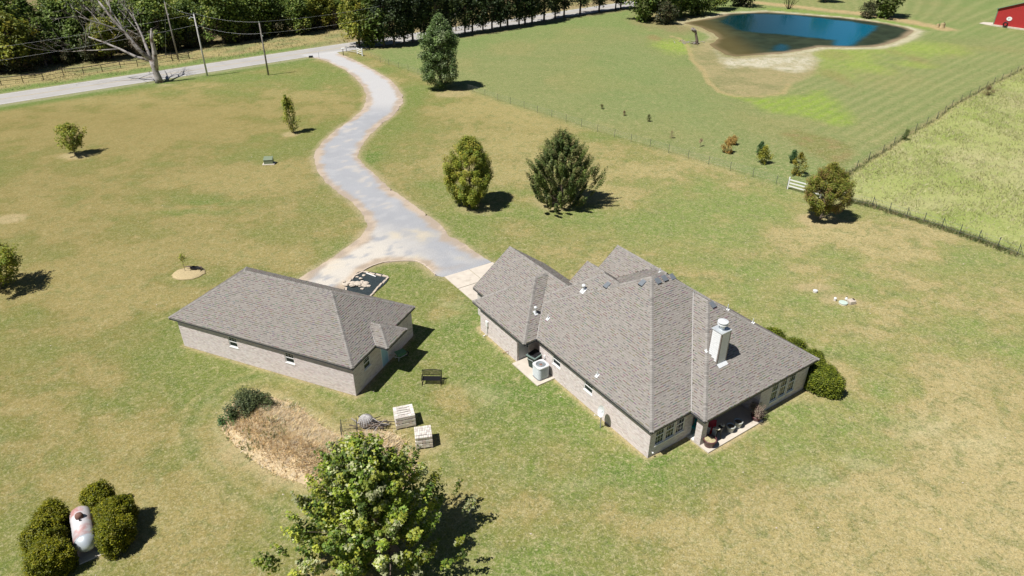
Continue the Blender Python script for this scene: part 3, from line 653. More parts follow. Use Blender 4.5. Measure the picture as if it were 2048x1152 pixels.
def window(parent,A,B,s0,s1,z0,z1,out=1,double=True,mull=(2,2),lower=False,grid=(.7,.7)):
    L=math.hypot(B[0]-A[0],B[1]-A[1]); dx,dy=(B[0]-A[0])/L,(B[1]-A[1])/L; nx,ny=dy*out,-dx*out; ang=math.atan2(dy,dx)
    w=MB(); 
    def bx(mb,a,b,n0,n1,za,zb,col=None):
        c=[(A[0]+dx*s+nx*n,A[1]+dy*s+ny*n) for s,n in ((a,n0),(b,n0),(b,n1),(a,n1))]
        mb.loft([[(x,y,za) for x,y in c],[(x,y,zb) for x,y in c]],col=col)
    fr=.055
    for a,b,za,zb in ((s0,s0+fr,z0,z1),(s1-fr,s1,z0,z1),(s0+fr,s1-fr,z0,z0+fr),(s0+fr,s1-fr,z1-fr,z1)): bx(w,a,b,-.085,-.025,za,zb)
    if double: bx(w,s0+fr,s1-fr,-.08,-.035,(z0+z1)/2-.03,(z0+z1)/2+.03)
    o=w.build('window',M['white'],parent)
    p=MB(); bx(p,s0+fr,s1-fr,-.078,-.07,z0+fr,z1-fr); p.build('pane',M['glass'],o)
    m=MB(); zs=[((z0+z1)/2,z1)] + ([(z0,(z0+z1)/2)] if lower else [])
    for za,zb in zs:
        for k in range(1,3): s=s0+(s1-s0)*k/3; bx(m,s-.009,s+.009,-.069,-.06,za+.03,zb-fr)
        bx(m,s0+fr,s1-fr,-.069,-.061,(za+zb)/2-.009,(za+zb)/2+.009)
    m.build('muntin',M['white'],o)
    sl_=MB(); bx(sl_,s0-.04,s1+.04,-.06,.045,z0-.07,z0-.002); sl_.build('sill',M['white'],o)
    return o
EAVE=2.53
# ================================================================== main house
house=empty('brick_house',(*O1,0),A1,'large light brick house with many-hipped grey shingle roof, chimney and covered corner porch','house')
hv=[Vol(-15.9,.3,-.28,14.3,EAVE,su0=.59,su1=.655,sv0=.75,sv1=.74),      # tall main hip
    Vol(-16.1,-7.6,-.28,10.58,EAVE,su0=.77,sv0=.75,sv1=.75),              # middle ridge, hipped at its left end
    Vol(-20.4,-10.0,-.28,6.98,EAVE,sv0=.75,sv1=.75),                       # garage gable
    Vol(-18.6,-11.5,-1.42,3.4,EAVE,su0=.772,su1=.772,sv0=.772),            # wing hip over the utility door
    Vol(-6.5,1.45,3.1,14.55,EAVE,su1=.68,sv0=.672,sv1=.672),               # porch wing hip
    Vol(-14.85,-9.5,3.4,10.6,EAVE,sv0=.755,sv1=.755),                      # small front gable
    Vol(-14.5,-9.0,5.3,14.3,EAVE,sv0=.77,sv1=.77)]                         # large front gable
build_roof(hv,house,F1,1.0,5)
E_=EAVE
valley(house,[(-11.5,-.28,E_),(-15.06,3.3,E_+.75*3.58)],.05); valley(house,[(.3,3.1,E_),(-5.55,3.1+5.85*.655/.672,E_+.655*5.85)],.08)
WT=2.36
# walls seen from the yard
brick_wall(house,(-17.95,-1.1),(-12.82,-1.1),0,WT,seed=11)
brick_wall(house,(-12.82,-1.1),(-12.82,.9),0,WT,holes=[(.17,1.07,0,2.05)],seed=12)
brick_wall(house,(-12.82,.9),(-11.48,.9),0,WT,seed=13)
MW=[(1.58,2.46),(5.1,5.98)]
brick_wall(house,(-11.48,0),(0,0),0,WT,holes=[(a,b,1.27,2.1) for a,b in MW],seed=14)
for a,b in MW: window(house,(-11.48,0),(0,0),a,b,1.27,2.1)
RW=[(.48,1.25),(1.38,2.15),(2.28,3.05)]
brick_wall(house,(0,0),(0,3.8),0,WT,holes=[(a,b,.78,2.16) for a,b in RW],seed=15)
for a,b in RW: window(house,(0,0),(0,3.8),a,b,.78,2.16,lower=True)
brick_wall(house,(0,3.8),(-3.4,3.8),0,WT,seed=16)
brick_wall(house,(-3.4,3.8),(-3.4,8.88),0,WT,seed=17,holes=[(2.0,3.8,0,2.05)])
brick_wall(house,(-3.4,8.88),(1.2,8.88),0,WT,seed=18)
FW=[(1.2,1.96),(2.12,2.88),(3.04,3.8)]
brick_wall(house,(1.2,8.88),(1.2,13.85),0,WT,holes=[(a,b,.52,2.16) for a,b in FW],seed=19)
for a,b in FW: window(house,(1.2,8.88),(1.2,13.85),a,b,.52,2.16,lower=True)
# plain walls on the far sides
pw_=MB()
for a,b in (((-17.95,-1.1),(-17.95,-.05)),((-17.95,-.05),(-20.1,-.05)),((-20.1,-.05),(-20.1,6.7)),((-20.1,6.7),(-15.6,6.7)),((-15.6,6.7),(-14.5,14)),((-14.5,14),(1.2,14)),((1.2,13.85),(1.2,14))):
    pw_.poly([(*a,0),(*b,0),(*b,WT),(*a,WT)])
pw_.build('far_wall',M['mortar'],house)
# brick column at the porch corner
col=empty('column',(0,0,0)); col.parent=house
for A,B in (((.62,3.45),(1.1,3.45)),((1.1,3.45),(1.1,3.93)),((1.1,3.93),(.62,3.93)),((.62,3.93),(.62,3.45))): brick_wall(col,A,B,0.1,WT,seed=int(A[0]*100+B[1]*10))
# utility door, porch door
d=MB(); d.box(-12.9,-.9,.05,-12.86,-.06,2.02); do=d.build('door',M['doorgrey'],house); h=MB(); h.box(-12.86,-.2,1.0,-12.82,-.12,1.1); h.build('handle',M['black'],do)
d=MB(); d.box(-3.46,5.82,.1,-3.42,7.58,2.04); pd=d.build('patio_door',M['tealdoor'],house); g_=MB(); g_.box(-3.42,5.95,.3,-3.41,7.45,1.95); g_.build('pane',M['glass'],pd)
# meter box with conduit, tap, outdoor outlet, flood light
def mbox(name,m,parent,*b,bev=.01): 
    q=MB(); q.bevbox(*b,b=bev); return q.build(name,M[m],parent)
me_=mbox('meter_box','white',house,-17.05,-1.24,1.0,-16.75,-1.11,1.45); q=MB(); q.tube([(-16.9,-1.17,1.02),(-16.9,-1.17,.35),(-17.02,-1.3,.1),(-17.12,-1.42,0)],.035,8); q.build('conduit',M['white'],me_)
q=MB(); q.tube([(-13.95,-1.12,.32),(-13.95,-1.25,.34),(-14.1,-1.3,.2),(-14.3,-1.4,.05)],.022,6); q.build('hose_tap',M['copper'],house)
ob=mbox('outlet_box','white',house,-10.88,-.1,1.15,-10.74,-.01,1.38); q=MB(); q.tube([(-10.8,-.05,1.16),(-10.8,-.05,.4),(-10.62,-.3,.15)],.015,6); q.build('conduit',M['black'],ob)
q=MB(); q.lathe([(.0,.34),(.05,.36),(.065,.42),(.03,.46),(0,.47)],.12,.28,10); q.build('yard_light',M['white'],house)
# concrete slabs belonging to the house
pc=MB(); pc.bevbox(-3.4,3.8,0,1.86,8.78,.1,b=.01); pc.bevbox(0.02,3.45,0,1.86,3.795,.1,b=.01); pc.build('porch_slab',M['concrete'],house)
pc=MB(); pc.bevbox(-12.8,-1.55,0,-9.6,-.02,.09,b=.01); pc.bevbox(-12.8,-.015,0,-11.5,.88,.09,b=.01); pc.build('utility_slab',M['concrete'],house)
q=MB(); q.box(.15,3.5,.1,.55,4.0,.12); q.build('white_mat',M['white'],house)
# chimney
def zW3(u,v): return EAVE+.68*(1.45-u)
ch=empty('chimney',(0,0,0)); ch.parent=house
cu0,cu1,cv0,cv1=-1.66,-.83,6.35,7.22; ct=6.45
core=MB(); core.box(cu0+.02,cv0+.02,3.6,cu1-.02,cv1-.02,ct); core.build('chase',M['trim'],ch)
cb=MB()
for x,y in ((cu0,cv0),(cu1,cv0),(cu1,cv1),(cu0,cv1)):
    cb.box(x-.012 if x==cu0 else x-.075,y-.012 if y==cv0 else y-.075,zW3(x,y)-.1,x+.075 if x==cu0 else x+.012,y+.075 if y==cv0 else y+.012,ct)
cb.build('corner_board',M['trim'],ch)
nb=15; bh_=.155
for k in range(nb+4):
    z0=ct-.02-(k+1)*bh_
    for side in range(2):
        q=MB()
        if side==0:
            lim=zW3(cu0,0)   # this face slopes down with the roof from cu0 to cu1
            ua=max(cu0+.075,1.45-(z0-EAVE)/.68 if z0<lim else cu0+.075)
            if ua>cu1-.1: continue
            q.loft([[(ua,cv0-.018,z0),(cu1-.075,cv0-.018,z0),(cu1-.075,cv0+.01,z0),(ua,cv0+.01,z0)],[(ua,cv0-.002,z0+bh_),(cu1-.075,cv0-.002,z0+bh_),(cu1-.075,cv0+.01,z0+bh_),(ua,cv0+.01,z0+bh_)]])
        else:
            if z0<zW3(cu1,0)-.05: continue
            q.loft([[(cu1+.018,cv0+.075,z0),(cu1+.018,cv1-.075,z0),(cu1-.01,cv1-.075,z0),(cu1-.01,cv0+.075,z0)],[(cu1+.002,cv0+.075,z0+bh_),(cu1+.002,cv1-.075,z0+bh_),(cu1-.01,cv1-.075,z0+bh_),(cu1-.01,cv0+.075,z0+bh_)]])
        q.build('siding_board',M['siding'],ch)
q=MB(); q.box(cu0-.04,cv0-.04,ct,cu1+.04,cv1+.04,ct+.05); q.build('chase_cover',M['galv'],ch)
q=MB(); cx_,cy_=(cu0+cu1)/2,(cv0+cv1)/2; q.lathe([(.2,ct+.05),(.17,ct+.1),(.17,ct+.38),(.2,ct+.38)],cx_,cy_,20); q.build('flue',M['galv'],ch)
q=MB(); q.lathe([(.15,ct+.38),(.34,ct+.40),(.34,ct+.47),(.2,ct+.49)],cx_,cy_,24); q.lathe([(.2,ct+.56),(.35,ct+.58),(.34,ct+.63),(.1,ct+.7),(.0,ct+.71)],cx_,cy_,24); q.build('flue_cap',M['steel_white'],ch); q=MB(); q.lathe([(.17,ct+.48),(.17,ct+.57)],cx_,cy_,12); q.build('flue_screen',M['black'],ch)
q=MB(); z=lambda u:zW3(u,0)+.035
q.quad((cu1-.02,cv0,z(cu1-.02)),(cu1-.02,cv1,z(cu1-.02)),(cu1+.26,cv1,z(cu1+.26)),(cu1+.26,cv0,z(cu1+.26))); q.build('flashing',M['steel_white'],ch); q=MB(); q.quad((cu0-.14,cv0-.25,z(cu0-.14)),(cu0+.06,cv0-.25,z(cu0+.06)),(cu0+.06,cv0,z(cu0+.06)),(cu0-.14,cv0,z(cu0-.14))); q.build('flashing',M['steel_white'],ch)
# roof vents and pipes
def roofz(u,v): return max(w.z(u,v) for w in hv)
def pipe(u,v,r_,h,cap=False,slope='v0',size=.2):
    z0=roofz(u,v); f=MB(); du,dv={'v0':(0,1),'u1':(-1,0)}[slope]; k={'v0':.75,'u1':.72}[slope]; s=size
    pts=[]
    for a,b in ((-1,-1.1),(1,-1.1),(1,1),(-1,1)):
        uu=u+(a*s if du==0 else du*b*s); vv=v+(dv*b*s if du==0 else a*s); pts.append((uu,vv,z0+k*b*s+.045))
    f.poly(pts); o=f.build('vent_pipe',M['steel_white'],house)
    q=MB(); q.lathe([(r_*1.5,z0-.05),(r_,z0+.12),(r_,z0+h)],u,v,12); q.build('pipe',M['steel_white'],o)
    if cap: q=MB(); q.lathe([(r_,z0+h),(r_*2.1,z0+h+.02),(r_*2.1,z0+h+.09),(r_*1.2,z0+h+.15),(0,z0+h+.17)],u,v,14); q.build('pipe_cap',M['steel_white'],o)
    return o
pipe(-11.2,3.62,.07,.38,True,size=.19); pipe(-12.95,.62,.06,.45,True,'u1',.14); pipe(-11.98,1.05,.035,.34,size=.12); pipe(-5.4,.22,.035,.32,size=.12)
pipe(-7.75,7.6,.028,.35,size=.07); pipe(-3.6,10.3,.028,.5,size=.1); pipe(-2.3,11.6,.028,.4,size=.1)
def boxvent(u,v,slope):
    z0=roofz(u,v); k=.75 if slope=='v0' else .67; a=.2; q=MB()
    def P(s,t,h): # t up-slope
        return (u+s,v+t,z0+k*t+h) if slope=='v0' else (u-t,v+s,z0+k*t+h)
    q.loft([[P(-a,-a,.03),P(a,-a,.03),P(a,a,.03),P(-a,a,.03)],[P(-a*.98,-a*1.05,.13),P(a*.98,-a*1.05,.13),P(a*.9,a,.07),P(-a*.9,a,.07)]])
    o=q.build('roof_vent',M['darkvent'],house)
    q=MB(); q.quad(P(-a*.9,-a*1.06,.035),P(a*.9,-a*1.06,.035),P(a*.9,-a*1.07,.11),P(-a*.9,-a*1.07,.11)); q.build('vent_mouth',M['black'],o)
for a in ((-9.85,4.62,'v0'),(-7.6,5.8,'v0'),(-6.95,6.65,'u1'),(-6.95,7.3,'u1'),(-6.9,8.0,'u1'),(-3.85,8.95,'u1')): boxvent(*a)
# ================================================================== outbuilding
shed=empty('brick_outbuilding',(*O2,0),A2,'long low brick outbuilding with plain grey shingle roof and small blue side door','outbuilding')
sv=[Vol(-16.23,.24,-.27,8.26,2.68,su0=.65,su1=.65,sv0=.65,sv1=.65),Vol(-2.6,1.22,2.63,5.35,2.68,su1=.62,sv0=.62,sv1=.62)]
build_roof(sv,shed,F2,.93,9)
valley(shed,[(.24,2.63,2.68),(-1.1,3.97,2.68+.62*1.34)],.06)
FW2=[(4.82,5.62),(9.95,10.75)]
brick_wall(shed,(-15.75,0),(0,0),0,2.52,holes=[(a,b,1.3,2.18) for a,b in FW2],seed=21)
for a,b in FW2: window(shed,(-15.75,0),(0,0),a,b,1.3,2.18)
brick_wall(shed,(0,0),(0,8.0),0,2.52,holes=[(1.3,2.1,1.3,2.18),(3.45,4.4,.03,2.08)],seed=22)
window(shed,(0,0),(0,8.0),1.3,2.1,1.3,2.18)
fw=MB(); fw.poly([(-15.75,0,0),(-15.75,8.0,0),(-15.75,8.0,2.5),(-15.75,0,2.5)]); fw.poly([(-15.75,8.0,0),(0,8.0,0),(0,8.0,2.5),(-15.75,8.0,2.5)]); fw.build('far_wall',M['mortar'],shed)
d=MB(); d.box(-.06,3.53,.05,-.02,4.32,2.0); do=d.build('door',M['doorblue'],shed)
d=MB(); 
for a,b,c,e in ((3.45,.03,3.53,2.08),(4.32,.03,4.4,2.08),(3.53,2.0,4.32,2.08)): d.box(-.08,a,b,.01,c,e)
d.build('door_frame',M['white'],do); d=MB()
for zz in (.25,1.1):
    for yy in (3.62,4.0): d.box(-.02,yy,zz,-.012,yy+.27,zz+.7)
d.build('door_panel',M['doorblue'],do); d=MB(); d.lathe([(.0,.98),(.03,1.0),(.03,1.03),(0,1.05)],0,4.26,8); d.build('handle',M['galv'],do)
# ================================================================== vegetation
def leafmesh(name,Cn,S,Nrm,colr,parent,shape='quad',r=None):
    """Cn centres (n,3), S sizes, Nrm normals; each leaf a small folded face"""
    r=r or rng; n=len(Cn)
    t=r.normal(size=(n,3)); t-= (t*Nrm).sum(1)[:,None]*Nrm; t/=np.linalg.norm(t,axis=1)[:,None]+1e-9
    b=np.cross(Nrm,t)
    if shape=='star':   # three pointed lobes
        Vs=[];Fs=[];Cs=[];k=0
        for ang,ln in ((0,1.),(1.15,.8),(-1.15,.8)):
            c,s=math.cos(ang),math.sin(ang); d=t*c+b*s; w=-t*s+b*c; L_=(S*ln)[:,None]; W=(S*.30)[:,None]
            p0=Cn-d*L_*.12; p1=Cn+d*L_*.38+w*W+Nrm*L_*.06; p2=Cn+d*L_*.95-Nrm*L_*.12; p3=Cn+d*L_*.38-w*W+Nrm*L_*.06
            Vs.append(np.stack([p0,p1,p2,p3],1)); Cs.append(np.repeat(colr[:,None,:],4,1))
        V=np.concatenate(Vs).reshape(-1,3); Cc=np.concatenate(Cs).reshape(-1,3); Fq=np.arange(len(V)).reshape(-1,4)
    else:
        asp={'quad':.62,'needle':.3,'blade':.12}[shape]
        L_=S[:,None]; W=(S*asp)[:,None]
        V=np.stack([Cn-t*L_*.5,Cn+b*W*.5+Nrm*L_*.08,Cn+t*L_*.5-Nrm*L_*.05,Cn-b*W*.5+Nrm*L_*.08],1).reshape(-1,3)
        Cc=np.repeat(colr[:,None,:],4,1).reshape(-1,3); Fq=np.arange(len(V)).reshape(-1,4)
    return npmesh(name,V,Fq,M['leaf'],parent,Cc)
def limb(mb,a,b,r0,r1,bend=.1,r=random,k=5):
    a=Vector(a);b=Vector(b); m=(a+b)/2+Vector((r.uniform(-1,1),r.uniform(-1,1),r.uniform(.0,1)))*bend*(b-a).length
    mb.tube([a,(a+m)/2+Vector((0,0,.02)),m,(m+b)/2,b],[r0,r0*.8+r1*.2,(r0+r1)/2,r1*1.3,r1],k)
PROF={'oval':lambda t:np.sin(np.pi*np.clip(t*.9+.1,0,1))**.6,'egg':lambda t:np.where(t<.35,(.62+.38*t/.35),np.clip(1-((t-.35)/.68)**1.7,0,1)),
 'round':lambda t:np.sqrt(np.clip(1-(2*t-1)**2,0,1)),'cone':lambda t:np.clip(1.06-t,0,1)**.8*np.clip(t*7+.35,0,1),'col':lambda t:np.clip(np.minimum(1,(1-t)*3.2)+.12,0,1)*np.clip(t*6+.4,0,1)*.95,'umb':lambda t:np.clip(1-((t-.3)/.75)**2,0,1)**.5,
 'cone2':lambda t:np.clip(1.03-t,0,1)**.72*np.clip(t*4+.55,0,1),'hedge':lambda t:np.clip((1.02-t)*3.2,0,1)**.55,'dome':lambda t:np.sqrt(np.clip(1-t**2,0,1))}
def tree(name,label,cat,xy,H,Rd,prof='egg',zb=1.0,ncl=90,nl=60,lsz=.2,cr=.55,cols=((.08,.11,.03),),seed=1,up=.4,stretch=1.0,shape='quad',lean=(0,0),hollow=.45,group=None,trunk_r=.14,ax=(1,1),limbs=True,lop=0,offs=(0,0),clumpcol=.25,rz=0,parent=None,kindname=None,root=None):
    r=np.random.default_rng(seed); rr=random.Random(seed); P=PROF[prof]
    root=empty(name,(*xy,0),rz,label,cat,group)
    t=r.random(ncl)**.8; t=np.clip(t,0,.985); a=r.random(ncl)*2*np.pi
    rad=P(t)*Rd*np.sqrt(hollow+(1-hollow)*r.random(ncl))*(1+.16*np.sin(3*a+seed)+lop*np.clip(r.normal(size=ncl),-1.4,1.1)*.16); rad=np.maximum(rad-cr*.5,0)
    z=zb+t*(H-zb)-cr*.3*(t>.8); cx=rad*np.cos(a)*ax[0]+lean[0]*t+offs[0]; cy=rad*np.sin(a)*ax[1]+lean[1]*t+offs[1]
    Cn=np.stack([cx,cy,z],1); Cn=np.vstack([Cn,[[lean[0]+offs[0],lean[1]+offs[1],H-cr*.6]]]); n=len(Cn)
    crr=cr*(.7+.6*r.random(n)); crr[-1]=cr*.55
    od=Cn-np.array([offs[0]*.7,offs[1]*.7,0])-np.array([0,0,1])*0; od[:,2]=0; ol=np.linalg.norm(od,axis=1)[:,None]+.3; dirn=od/ol+np.array([0,0,up*2]); dirn/=np.linalg.norm(dirn,axis=1)[:,None]
    K=(nl*(crr/cr)**2).astype(int)+3; idx=np.repeat(np.arange(n),K); m=len(idx)
    q=r.normal(size=(m,3)); q/=np.linalg.norm(q,axis=1)[:,None]; q*= (r.random(m)**.4)[:,None]
    along=(q*dirn[idx]).sum(1)[:,None]*dirn[idx]; q=(q-along)/math.sqrt(stretch)+along*stretch
    L=Cn[idx]+q*crr[idx][:,None]
    L[:,2]=np.maximum(L[:,2],.05+.1*r.random(m))
    Nn=r.normal(size=(m,3))*.55+q*.5+dirn[idx]*.35+np.array([0,0,.75]); Nn/=np.linalg.norm(Nn,axis=1)[:,None]
    cl=np.array(cols); cc=r.integers(0,len(cl),n); pick=np.where(r.random(m)<.6,cc[idx],r.integers(0,len(cl),m)); col=cl[pick]*(1+clumpcol*(r.random(n)[idx]-.5)*2)[:,None]*(.8+.4*r.random(m))[:,None]
    S=lsz*(.65+.7*r.random(m))
    leafmesh('crown',L,S,Nn,col,root,shape,r)
    mb=MB(); top=Vector((lean[0]*.75+offs[0],lean[1]*.75+offs[1],zb+(H-zb)*.8))
    pts=[Vector((0,0,-.05)),Vector((0,0,.25)),Vector((offs[0]*.3,offs[1]*.3,max(zb,.5))),Vector((lean[0]*.4+offs[0],lean[1]*.4+offs[1],zb+(H-zb)*.45)),top]
    mb.tube(pts,[trunk_r*1.5,trunk_r*1.05,trunk_r*.9,trunk_r*.55,trunk_r*.15],8)
    if limbs:
        for i in range(0,n-1,max(1,n//45)):
            c=Cn[i]; hz=max(zb*.8,c[2]-np.hypot(c[0]-offs[0],c[1]-offs[1])*.7-.2); tt=np.clip((hz-pts[2].z)/(top.z-pts[2].z+1e-6),0,1); s=Vector((pts[2].x+(top.x-pts[2].x)*tt,pts[2].y+(top.y-pts[2].y)*tt,hz))
            limb(mb,s,c,trunk_r*.32*(1-.5*tt),.012,.12,rr,4)
    mb.build('trunk',M['bark'],root,smooth=True)
    return root
def hgt(px,py,tx_,ty_):
    b=G(px,py); lo,hi=0,30.
    for _ in range(40):
        m=(lo+hi)/2; c,s=math.cos(PITCH),math.sin(PITCH); w=b[1]*c-(m-CAMH)*s; y=576-FPX*(b[1]*s+(m-CAMH)*c)/w
        if y>ty_: lo=m
        else: hi=m
    return lo
YG=((.27,.32,.04),(.35,.37,.05),(.19,.26,.04),(.42,.38,.06)); DG=((.04,.062,.022),(.055,.078,.024),(.075,.09,.028),(.03,.045,.018))
BG=((.18,.27,.035),(.27,.34,.04),(.38,.41,.055),(.11,.18,.03),(.48,.50,.26))
# the big tree in the foreground
tree('maple_tree','big leafy maple in the foreground, cut off by the lower edge of the view','tree',(-6.25,24.3),8.1,4.9,'cone2',.9,ncl=600,nl=80,lsz=.125,cr=.36,cols=BG,seed=11,up=.7,shape='star',hollow=.12,trunk_r=.2,offs=(-1.0,-.4),lop=1.7,clumpcol=.4,stretch=2.2,ax=(.98,.8))
x,y=G(882,177); tree('tall_tree','tallest lone green tree right of the driveway, near the wire fence','tree',(x,y),12.0,3.35,'col',.5,ncl=230,nl=150,lsz=.25,cr=.75,cols=((.14,.22,.06),(.20,.29,.09),(.10,.16,.05),(.32,.38,.2)),seed=3,up=.3,hollow=.5,trunk_r=.28,lop=.9,lean=(.3,0),ax=(.92,.92))
x,y=G(941,411); tree('pear_tree','dense yellow-green oval tree, left of the dark spiky one in front of the house','tree',(x,y),7.7,2.6,'oval',.4,ncl=260,nl=200,lsz=.14,cr=.45,cols=YG,seed=5,up=.6,hollow=.5,trunk_r=.14,stretch=1.3,lop=.4)
x,y=G(1122,408); tree('spiky_tree','dark green spiky tree with upswept branches, right of the yellow-green oval tree','tree',(x,y),8.0,4.2,'egg',.2,ncl=380,nl=150,lsz=.15,cr=.36,cols=((.12,.18,.045),(.17,.225,.05),(.09,.14,.035),(.24,.26,.09),(.18,.17,.06)),seed=8,up=.75,hollow=.2,trunk_r=.15,stretch=2.6,lop=.9,shape='quad')
x,y=G(1641,437); tree('plum_tree','round tree with maroon-tinged leaves at the fence corner','tree',(x,y),5.9,2.65,'egg',1.15,ncl=240,nl=160,lsz=.135,cr=.42,cols=((.25,.26,.045),(.30,.29,.05),(.20,.25,.04),(.30,.2,.07)),seed=9,up=.6,hollow=.5,trunk_r=.12,stretch=1.5,lop=.4)
x,y=G(151,309); tree('young_tree','small yellow-green tree in a bare soil ring on the far left lawn','tree',(x,y),4.0,1.8,'round',.7,ncl=80,nl=50,lsz=.2,cr=.42,cols=YG,seed=12,up=.5,hollow=.2,trunk_r=.06,lop=1,stretch=1.4)
x,y=G(588,266); tree('young_tree','narrow upright young tree with yellow-green leaves, left of the driveway','tree',(x,y),5.2,1.1,'col',.5,ncl=60,nl=38,lsz=.2,cr=.38,cols=YG,seed=14,up=1.2,hollow=.2,trunk_r=.06,lop=1.3,stretch=2.0,lean=(-.4,0))
x,y=G(2,578); tree('young_tree','yellow-green tree cut off by the left edge of the view','tree',(x,y),4.3,2.4,'round',.4,ncl=130,nl=60,lsz=.18,cr=.42,cols=YG,seed=16,up=.5,hollow=.3,trunk_r=.08,lop=.8,stretch=1.4)
x,y=G(371,544); tree('sapling','thin sapling with a few leaves in a round straw mulch bed','sapling',(x,y),1.95,.32,'oval',1.0,ncl=9,nl=18,lsz=.12,cr=.2,cols=YG,seed=18,up=.7,hollow=.2,trunk_r=.018)
# row of shrubs beyond the wire fence
OR=((.50,.32,.10),(.55,.38,.12),(.38,.29,.08)); YY=((.31,.30,.03),(.38,.35,.04),(.22,.24,.03)); DK=((.08,.16,.055),(.11,.20,.07))
for px,py,ty,Rd,c,lb,sd in [(1455,306,277,.85,OR,'orange-brown shrub beyond the wire fence, left of the yellow-green pair',31),(1466,289,273,.55,OR,'small brown shrub just behind the orange-brown shrub',32),(1526,327,292,1.0,YY,'yellow-green shrub beyond the wire fence, left of the white rail panel',33),(1520,310,284,.6,DK,'small dark green shrub behind the left yellow-green shrub',34),
    (1594,350,306,1.05,((.27,.24,.03),(.33,.27,.04),(.17,.17,.02)),'yellowest shrub, just above the white rail panel',35),(1585,326,302,.55,DK,'small dark green shrub behind the yellowest shrub',36)]:
    x,y=G(px,py); tree('shrub',lb,'shrub',(x,y),max(.8,hgt(px,py,px,ty)),Rd,'egg',.05,ncl=40,nl=40,lsz=.15,cr=.3,cols=c,seed=sd,up=.6,hollow=.3,trunk_r=.03,limbs=False,group='shrubs planted beyond the wire fence',stretch=1.3)
for px,py,ty,Rd,c,lb,sd,dens in [(1203,218,208,.35,((.2,.19,.07),),'tiny olive seedling bush left of two others in the meadow',41,1),(1248,231,221,.35,((.3,.22,.12),),'tiny brown seedling bush between two greener ones in the meadow',42,1),(1297,243,229,.45,((.12,.13,.04),),'tiny dark seedling bush, rightmost of three in the meadow',43,1.4),(1343,276,262,.5,((.38,.29,.16),),'sparse straw-coloured twiggy bush beyond the wire fence',44,.35),(1400,293,276,.55,((.45,.30,.2),),'sparse pinkish twiggy bush left of the orange-brown shrub',45,.4)]:
    x,y=G(px,py); tree('seedling_bush',lb,'bush',(x,y),max(.6,hgt(px,py,px,ty)),Rd,'egg',.05,ncl=14,nl=int(20*dens)+3,lsz=.13,cr=.2,cols=c,seed=sd,up=.9,hollow=.2,trunk_r=.015,shape='needle')
for px,py,ty,Rd,c,lb,sd in [(1810,280,262,.7,((.11,.17,.05),(.18,.22,.06)),'green bush growing in the meadow fence halfway down',46),(1973,190,168,.9,((.28,.20,.11),(.2,.15,.07)),'dry brown bush in the fence line below the red barn',47)]:
    x,y=G(px,py); tree('fence_bush',lb,'bush',(x,y),1.5,Rd,'egg',.05,ncl=24,nl=35,lsz=.16,cr=.3,cols=c,seed=sd,up=.8,hollow=.2,trunk_r=.02,shape='needle')
# clipped evergreens: round the gas tank and behind the house corner
EV=((.16,.18,.005),(.21,.215,.007),(.28,.265,.01),(.10,.12,.005))
EV2=((.19,.235,.02),(.25,.28,.025),(.12,.16,.016),(.08,.11,.012))
def evergreen(label,px,py,H,Rd,cols,sd,group,ax=(1,1),F=None):
    x,y=G(px,py) if F is None else F.w(px,py)
    tree('evergreen_bush',label,'bush',(x,y),H,Rd,'hedge',.12,ncl=int(330*Rd*Rd)+40,nl=62,lsz=.095,cr=.24,cols=cols,seed=sd,up=.8,hollow=.55,trunk_r=.05,limbs=False,group=group,shape='quad',stretch=1.3,ax=ax,clumpcol=.3)
gt='evergreen bushes planted round the gas tank'
for lb,px,py,H,Rd,sd in [('rounded yew bush left of the gas tank, nearest to the bottom of the view',110,1142,1.9,1.05,51),('rounded yew bush left of the gas tank, second from the bottom',100,1098,1.95,1.0,52),('rounded yew bush above left of the gas tank end',118,1058,1.85,.8,53),
    ('rounded yew bush at the top of the horseshoe of bushes round the gas tank',208,1022,1.9,.8,54),('tall rounded yew bush right of the gas tank, upper one',242,1056,1.95,.98,55),('tall rounded yew bush right of the gas tank, lower one',238,1092,1.85,.92,56)]:
    evergreen(lb,px,py,H,Rd,EV,sd,gt)
for lb,u,v,H,Rd,sd in [('sunlit evergreen bush at the near right corner of the house beside its three windows',2.1,14.95,1.75,1.15,61),('evergreen bush second from the near corner behind the house',.4,15.7,1.8,1.1,62),('evergreen bush third from the near corner behind the house',-1.4,16.0,1.75,1.0,63),('evergreen bush furthest along the back of the house, barely above the eave',-3.2,16.0,1.7,.9,64)]:
    evergreen(lb,u,v,H,Rd,EV2,sd,'evergreen bushes along the back of the house',F=F1)
# ---- dead tree by the road
dx,dy=G(319,165)
dt=empty('dead_tree',(dx,dy,0),0,'large bare grey dead tree leaning over the road with forked limbs','tree')
mb=MB(); rr=random.Random(5)
def branch(mb,p,d,L,r0,depth,spread=.5,k=6):
    n=4; pts=[p]; rad=[r0]; q=p.copy(); dd=d.copy()
    for i in range(n):
        dd=(dd+Vector((rr.uniform(-1,1),rr.uniform(-1,1),rr.uniform(-.5,.7)))*.16).normalized(); q=q+dd*L/n; pts.append(q.copy()); rad.append(r0*(1-.62*(i+1)/n))
    mb.tube(pts,rad,k)
    if depth>0:
        for i in range(rr.choice((3,4,5)) if depth>1 else 5):
            j=rr.randint(2,n); ax_=Vector((rr.uniform(-1,1),rr.uniform(-1,1),rr.uniform(-.35,.8))).normalized()
            branch(mb,pts[j],(dd*(1-spread)+ax_*spread).normalized(),L*rr.uniform(.42,.7),max(rad[j]*.6,.018),depth-1,spread,5 if depth>1 else 3)
mb.tube([(0,0,-.1),(0,0,.8),(-.25,0,2.4),(-.35,0,4.0)],[.8,.6,.5,.48],12)
mb.build('trunk',M['deadwood'],dt,smooth=True)
